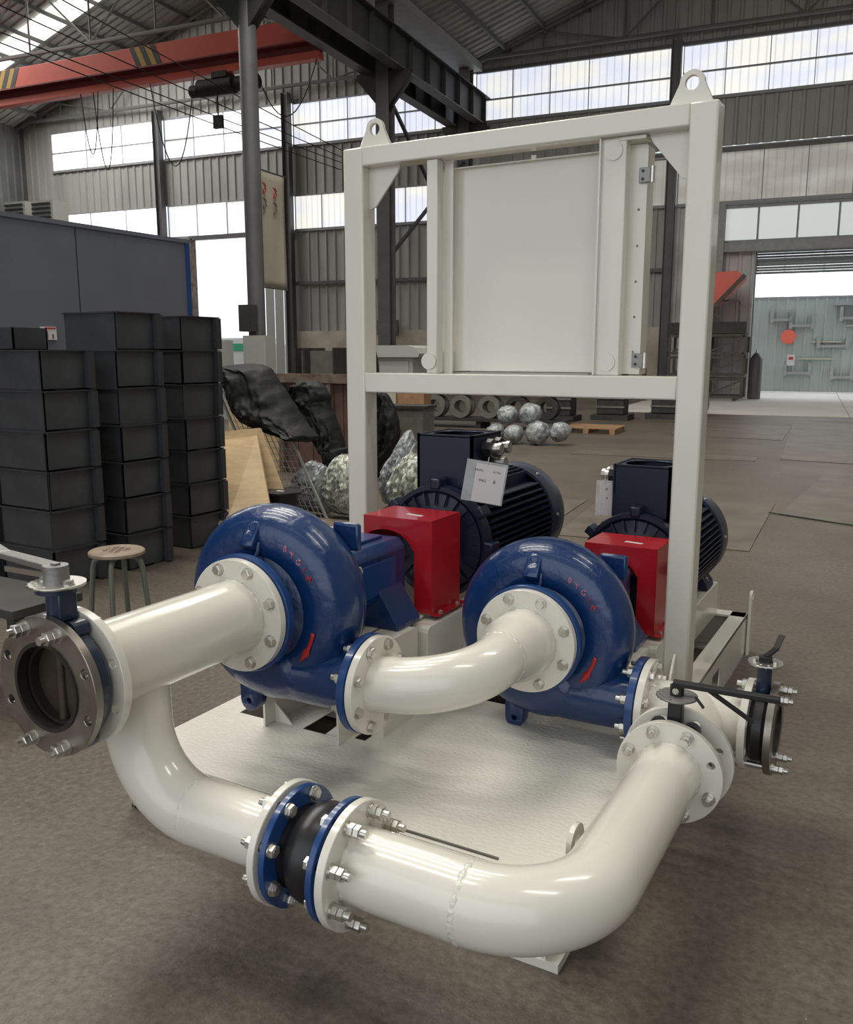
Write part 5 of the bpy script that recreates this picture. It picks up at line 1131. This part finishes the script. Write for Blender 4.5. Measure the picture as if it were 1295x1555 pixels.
# ---- butterfly valves
def handle_plate(t, c, r, m, rot=0.0):
    n = 40; out = []
    for k in range(n):
        a = 2 * PI * k / n; rr = r * (0.93 if (PI * 0.75 < a < PI * 1.5 and k % 2) else 1.0); out.append((rr * math.cos(a), rr * math.sin(a)))
    return MB().plate(Matrix.Translation(c) @ Matrix.Rotation(rot, 4, 'Z'), out, [circ(r * .72 * math.cos(a), r * .72 * math.sin(a), r * 0.09, 10) for a in (2.4, 2.9, 3.5, 4.0, 4.6)], 0.006).build('index_plate', m, parent=t, smooth=False)
# left, large
bv = thing('butterfly_valve', 'large butterfly valve at the left end, steel ring flange and long grey lever', 'valve', (X1, 1.30, Z1 - 0.17), 0)
FR_ = zframe((X1, 1.342, Z1), (0, -1, 0))
mb = MB(); mb.lathe((X1, 1.335, Z1), (0, -1, 0), [(0, 0.104), (0, 0.138), (0.010, 0.146), (0.036, 0.146), (0.046, 0.138), (0.046, 0.104)], 64); mb.build('valve_body', M_vbody, parent=bv, ang=30)
for a in [PI / 8 + k_ * PI / 4 for k_ in (1, 2, 5, 6)]:
    MB().cyl((X1 + 0.147 * math.cos(a), 1.332, Z1 + 0.147 * math.sin(a)), (X1 + 0.147 * math.cos(a), 1.292, Z1 + 0.147 * math.sin(a)), 0.024, n=16).build('bolt_lug', M_vbody, parent=bv)
mb = MB(); mb.lathe((X1, 1.338, Z1), (0, -1, 0), [(0, 0.092), (0, 0.108), (0.050, 0.108), (0.050, 0.092)], 56); mb.build('liner', M_seat, parent=bv)
flange(bv, (X1, 1.262, Z1), (0, -1, 0), 0.170, 0.108, 0.022, 0.147, m=M_steel, name='steel_flange', hr=0.012)
MB().lathe((X1, 1.284, Z1), (0, -1, 0), [(0, 0.100), (0, 0.110), (0.026, 0.110), (0.026, 0.100)], 56).build('flange_bore', M_seat, parent=bv)
mb = MB(); mb.lathe((X1, 1.318, Z1), (0, -1, 0), [(0, 0.001), (0, 0.093), (0.006, 0.093), (0.011, 0.06), (0.013, 0.001)], 56, False); mb.build('disc', M_disc, parent=bv, ang=60)
MB().cyl((X1, 1.307, Z1 - 0.092), (X1, 1.307, Z1 + 0.092), 0.013, n=16).build('disc_shaft', M_disc, parent=bv)
for k in (1, 2, 5, 6):
    a = PI / 8 + k * PI / 4; c = Vector((X1 + 0.147 * math.cos(a), 1.262, Z1 + 0.147 * math.sin(a)))
    place('nut', BM_['double'], zframe(c, (0, -1, 0)), bv); place('stud', STUD, zframe(c, (0, 1, 0)) @ Matrix.Diagonal((1, 1, 0.105, 1)), bv)
    place('bolt_head', BM_['head'], zframe(c + Vector((0, 0.104, 0)), (0, 1, 0)), bv)
mb = MB(); mb.cyl((X1, 1.312, Z1 + 0.12), (X1, 1.312, Z1 + 0.148), 0.045, 0.030, 24); mb.cyl((X1, 1.312, Z1 + 0.145), (X1, 1.312, Z1 + 0.222), 0.028, 0.028, 24)
mb.build('neck', M_vbody, parent=bv)
MB().box((X1 + 0.022, 1.312, Z1 + 0.19), (0.03, 0.05, 0.07)).build('neck_rib', M_vbody, parent=bv, bevel=0.004)
MB().cyl((X1, 1.312, Z1 + 0.222), (X1, 1.312, Z1 + 0.234), 0.050, n=28).build('top_flange', M_vbody, parent=bv)
handle_plate(bv, (X1, 1.312, Z1 + 0.240), 0.066, M_zinc, 0.4)
for dx in (-0.042, 0.042): place('bolt', BM_['head'], Matrix.Translation((X1 + dx, 1.312, Z1 + 0.243)) @ Matrix.Scale(0.75, 4), bv)
LZ = Z1 + 0.243
hub = MB().cyl((X1, 1.312, LZ), (X1, 1.312, LZ + 0.042), 0.030, 0.029, 24).build('lever_hub', M_cast, parent=bv)
MB().box((X1, 1.312, LZ + 0.043), (0.016, 0.016, 0.008)).build('square_end', M_cast, parent=hub, smooth=False)
mb = MB(); A_ = Vector((X1 - 0.005, 1.316, LZ + 0.034)); B_ = Vector((X1 - 0.36, 1.43, LZ + 0.004)); C_ = Vector((X1 - 0.62, 1.53, LZ + 0.005))
for a, b, w1 in ((A_, B_, 0.042), (B_, C_, 0.036)): mb.bar(a, b, w1, 0.016, (0, 0, 1))
mb.build('lever_arm', M_cast, parent=bv, smooth=False, bevel=0.004)
MB().bar(A_ + Vector((-0.02, 0, -0.022)), B_ + Vector((0, 0, -0.04)), 0.006, 0.014, (0, 0, 1)).build('latch_trigger', M_zinc, parent=bv, smooth=False)

# right, at the discharge tee end
bw = thing('butterfly_valve', 'small butterfly valve at the far right facing right, short steel lever on top', 'valve', (-0.36, Y2, ZD - 0.14), 0)
xf = -0.380
mb = MB(); mb.lathe((xf + 0.003, Y2, ZD), (1, 0, 0), [(0, 0.078), (0, 0.104), (0.010, 0.112), (0.036, 0.112), (0.046, 0.104), (0.046, 0.078)], 56); mb.build('valve_body', M_black, parent=bw, ang=30)
flange(bw, (xf + 0.074, Y2, ZD), (1, 0, 0), 0.1425, 0.082, 0.022, 0.120, m=M_steel, name='steel_flange')
MB().lathe((xf + 0.006, Y2, ZD), (1, 0, 0), [(0, 0.070), (0, 0.083), (0.070, 0.083), (0.070, 0.070)], 48).build('liner', M_seat, parent=bw)
MB().lathe((xf + 0.024, Y2, ZD), (1, 0, 0), [(0, 0.001), (0, 0.072), (0.008, 0.072), (0.012, 0.001)], 48, False).build('disc', M_disc, parent=bw)
for k in (1, 2, 5, 6):
    a = PI / 8 + k * PI / 4; c = Vector((xf + 0.074, Y2 + 0.120 * math.cos(a), ZD + 0.120 * math.sin(a)))
    place('nut', BM_['double'], zframe(c, (1, 0, 0)) @ Matrix.Scale(0.85, 4), bw); place('stud', STUD, zframe(c, (-1, 0, 0)) @ Matrix.Diagonal((1, 1, 0.105, 1)), bw)
    place('bolt_head', BM_['nut'], zframe(c + Vector((-0.097, 0, 0)), (-1, 0, 0)), bw)
xn = xf + 0.026
MB().cyl((xn, Y2, ZD + 0.105), (xn, Y2, ZD + 0.200), 0.022, n=20).build('neck', M_vbody, parent=bw)
handle_plate(bw, (xn, Y2, ZD + 0.206), 0.052, M_zinc, 0.5)
MB().cyl((xn, Y2, ZD + 0.205), (xn, Y2, ZD + 0.226), 0.020, n=8).build('lever_hub', M_black, parent=bw, smooth=False)
mb = MB(); mb.bar((xn, Y2, ZD + 0.224), (xn + 0.02, Y2 + 0.06, ZD + 0.235), 0.016, 0.008, (0, 0, 1)); mb.bar((xn + 0.02, Y2 + 0.06, ZD + 0.235), (xn + 0.028, Y2 + 0.12, ZD + 0.262), 0.018, 0.006, (0, 0, 1)); mb.build('lever_arm', M_black, parent=bw, smooth=False)
for dx in (-0.03, 0.03): place('bolt', BM_['head'], Matrix.Translation((xn + dx, Y2 - 0.01, ZD + 0.209)) @ Matrix.Scale(0.55, 4), bw)

# middle, between bypass pipe and tee
bm2 = thing('butterfly_valve', 'small black butterfly valve clamped between two white flanges, long black lever pointing right', 'valve', (XBP, YBF + 0.03, ZBY - 0.11), 0)
yc = (YBF + YTF) / 2
mb = MB(); mb.lathe((XBP, YBF + 0.003, ZBY), (0, 1, 0), [(0, 0.078), (0, 0.100), (0.010, 0.108), (0.038, 0.108), (0.049, 0.100), (0.049, 0.078)], 56); mb.build('valve_body', M_black, parent=bm2, ang=30)
for k in (1, 2, 5, 6):
    a = PI / 8 + k * PI / 4; c = Vector((XBP + 0.125 * math.cos(a), YTF + 0.0, ZBY + 0.125 * math.sin(a)))
    mb = MB(); mb.lathe((c.x, YBF + 0.012, c.z), (0, 1, 0), [(0, 0.012), (0, 0.024), (0.03, 0.024), (0.03, 0.012)], 20); mb.build('bolt_lug', M_black, parent=bm2)
    place('stud', STUD, zframe(c, (0, -1, 0)) @ Matrix.Diagonal((1, 1, 0.055, 1)), bm2)
MB().box((XBP, yc, ZBY + 0.155), (0.040, 0.036, 0.110)).build('neck', M_black, parent=bm2, bevel=0.004)
MB().box((XBP - 0.002, yc - 0.019, ZBY + 0.135), (0.024, 0.003, 0.018)).build('name_plate', M_cab, parent=bm2, smooth=False)
handle_plate(bm2, (XBP, yc, ZBY + 0.213), 0.058, M_cast, 0.0)
hb = MB().cyl((XBP, yc, ZBY + 0.215), (XBP, yc, ZBY + 0.245), 0.020, n=8).build('lever_hub', M_black, parent=bm2, smooth=False)
place('hub_screw', BM_['head'], zframe((XBP, yc - 0.018, ZBY + 0.232), (0, -1, 0)) @ Matrix.Scale(0.5, 4), hb)
LA = Vector((XBP - 0.012, yc, ZBY + 0.250)); LB = Vector((XBP + 0.27, yc + 0.04, ZBY + 0.238))
MB().bar(LA, LB, 0.026, 0.016, (0, 0, 1)).build('lever_arm', M_black, parent=bm2, smooth=False, bevel=0.003)
MB().bar(Vector((XBP + 0.08, yc + 0.01, ZBY + 0.245)), Vector((XBP + 0.205, yc + 0.03, ZBY + 0.165)), 0.008, 0.016, (0, 1, 0)).build('latch_trigger', M_black, parent=bm2, smooth=False)
MB().bar(Vector((XBP + 0.055, yc - 0.01, ZBY + 0.222)), Vector((XBP + 0.078, yc - 0.01, ZBY + 0.195)), 0.008, 0.006).build('latch_hook', M_black, parent=bm2, smooth=False)
# threaded rod / strip lying on the deck edge
o = MB().bar((-1.20, 1.905, SH + 0.007), (-0.86, 1.905, SH + 0.007), 0.006, 0.005).build('deck_strip', M_castg, smooth=False); tag(o, 'thin dark strip lying along the front edge of the white deck', 'strip')
MB().box((SXR - 0.045, SYF - 0.03, 0.012), (0.13, 0.06, 0.024)).build('corner_foot', M_white, parent=sk, smooth=False)
MB().box((SXR - 0.02, SYF - 0.03, 0.045), (0.012, 0.055, 0.07)).build('corner_foot', M_white, parent=sk, smooth=False)
for o in list(bpy.data.objects):
    if o.name.startswith('x') and o.type == 'MESH' and len(o.data.vertices) == 0: bpy.data.objects.remove(o)
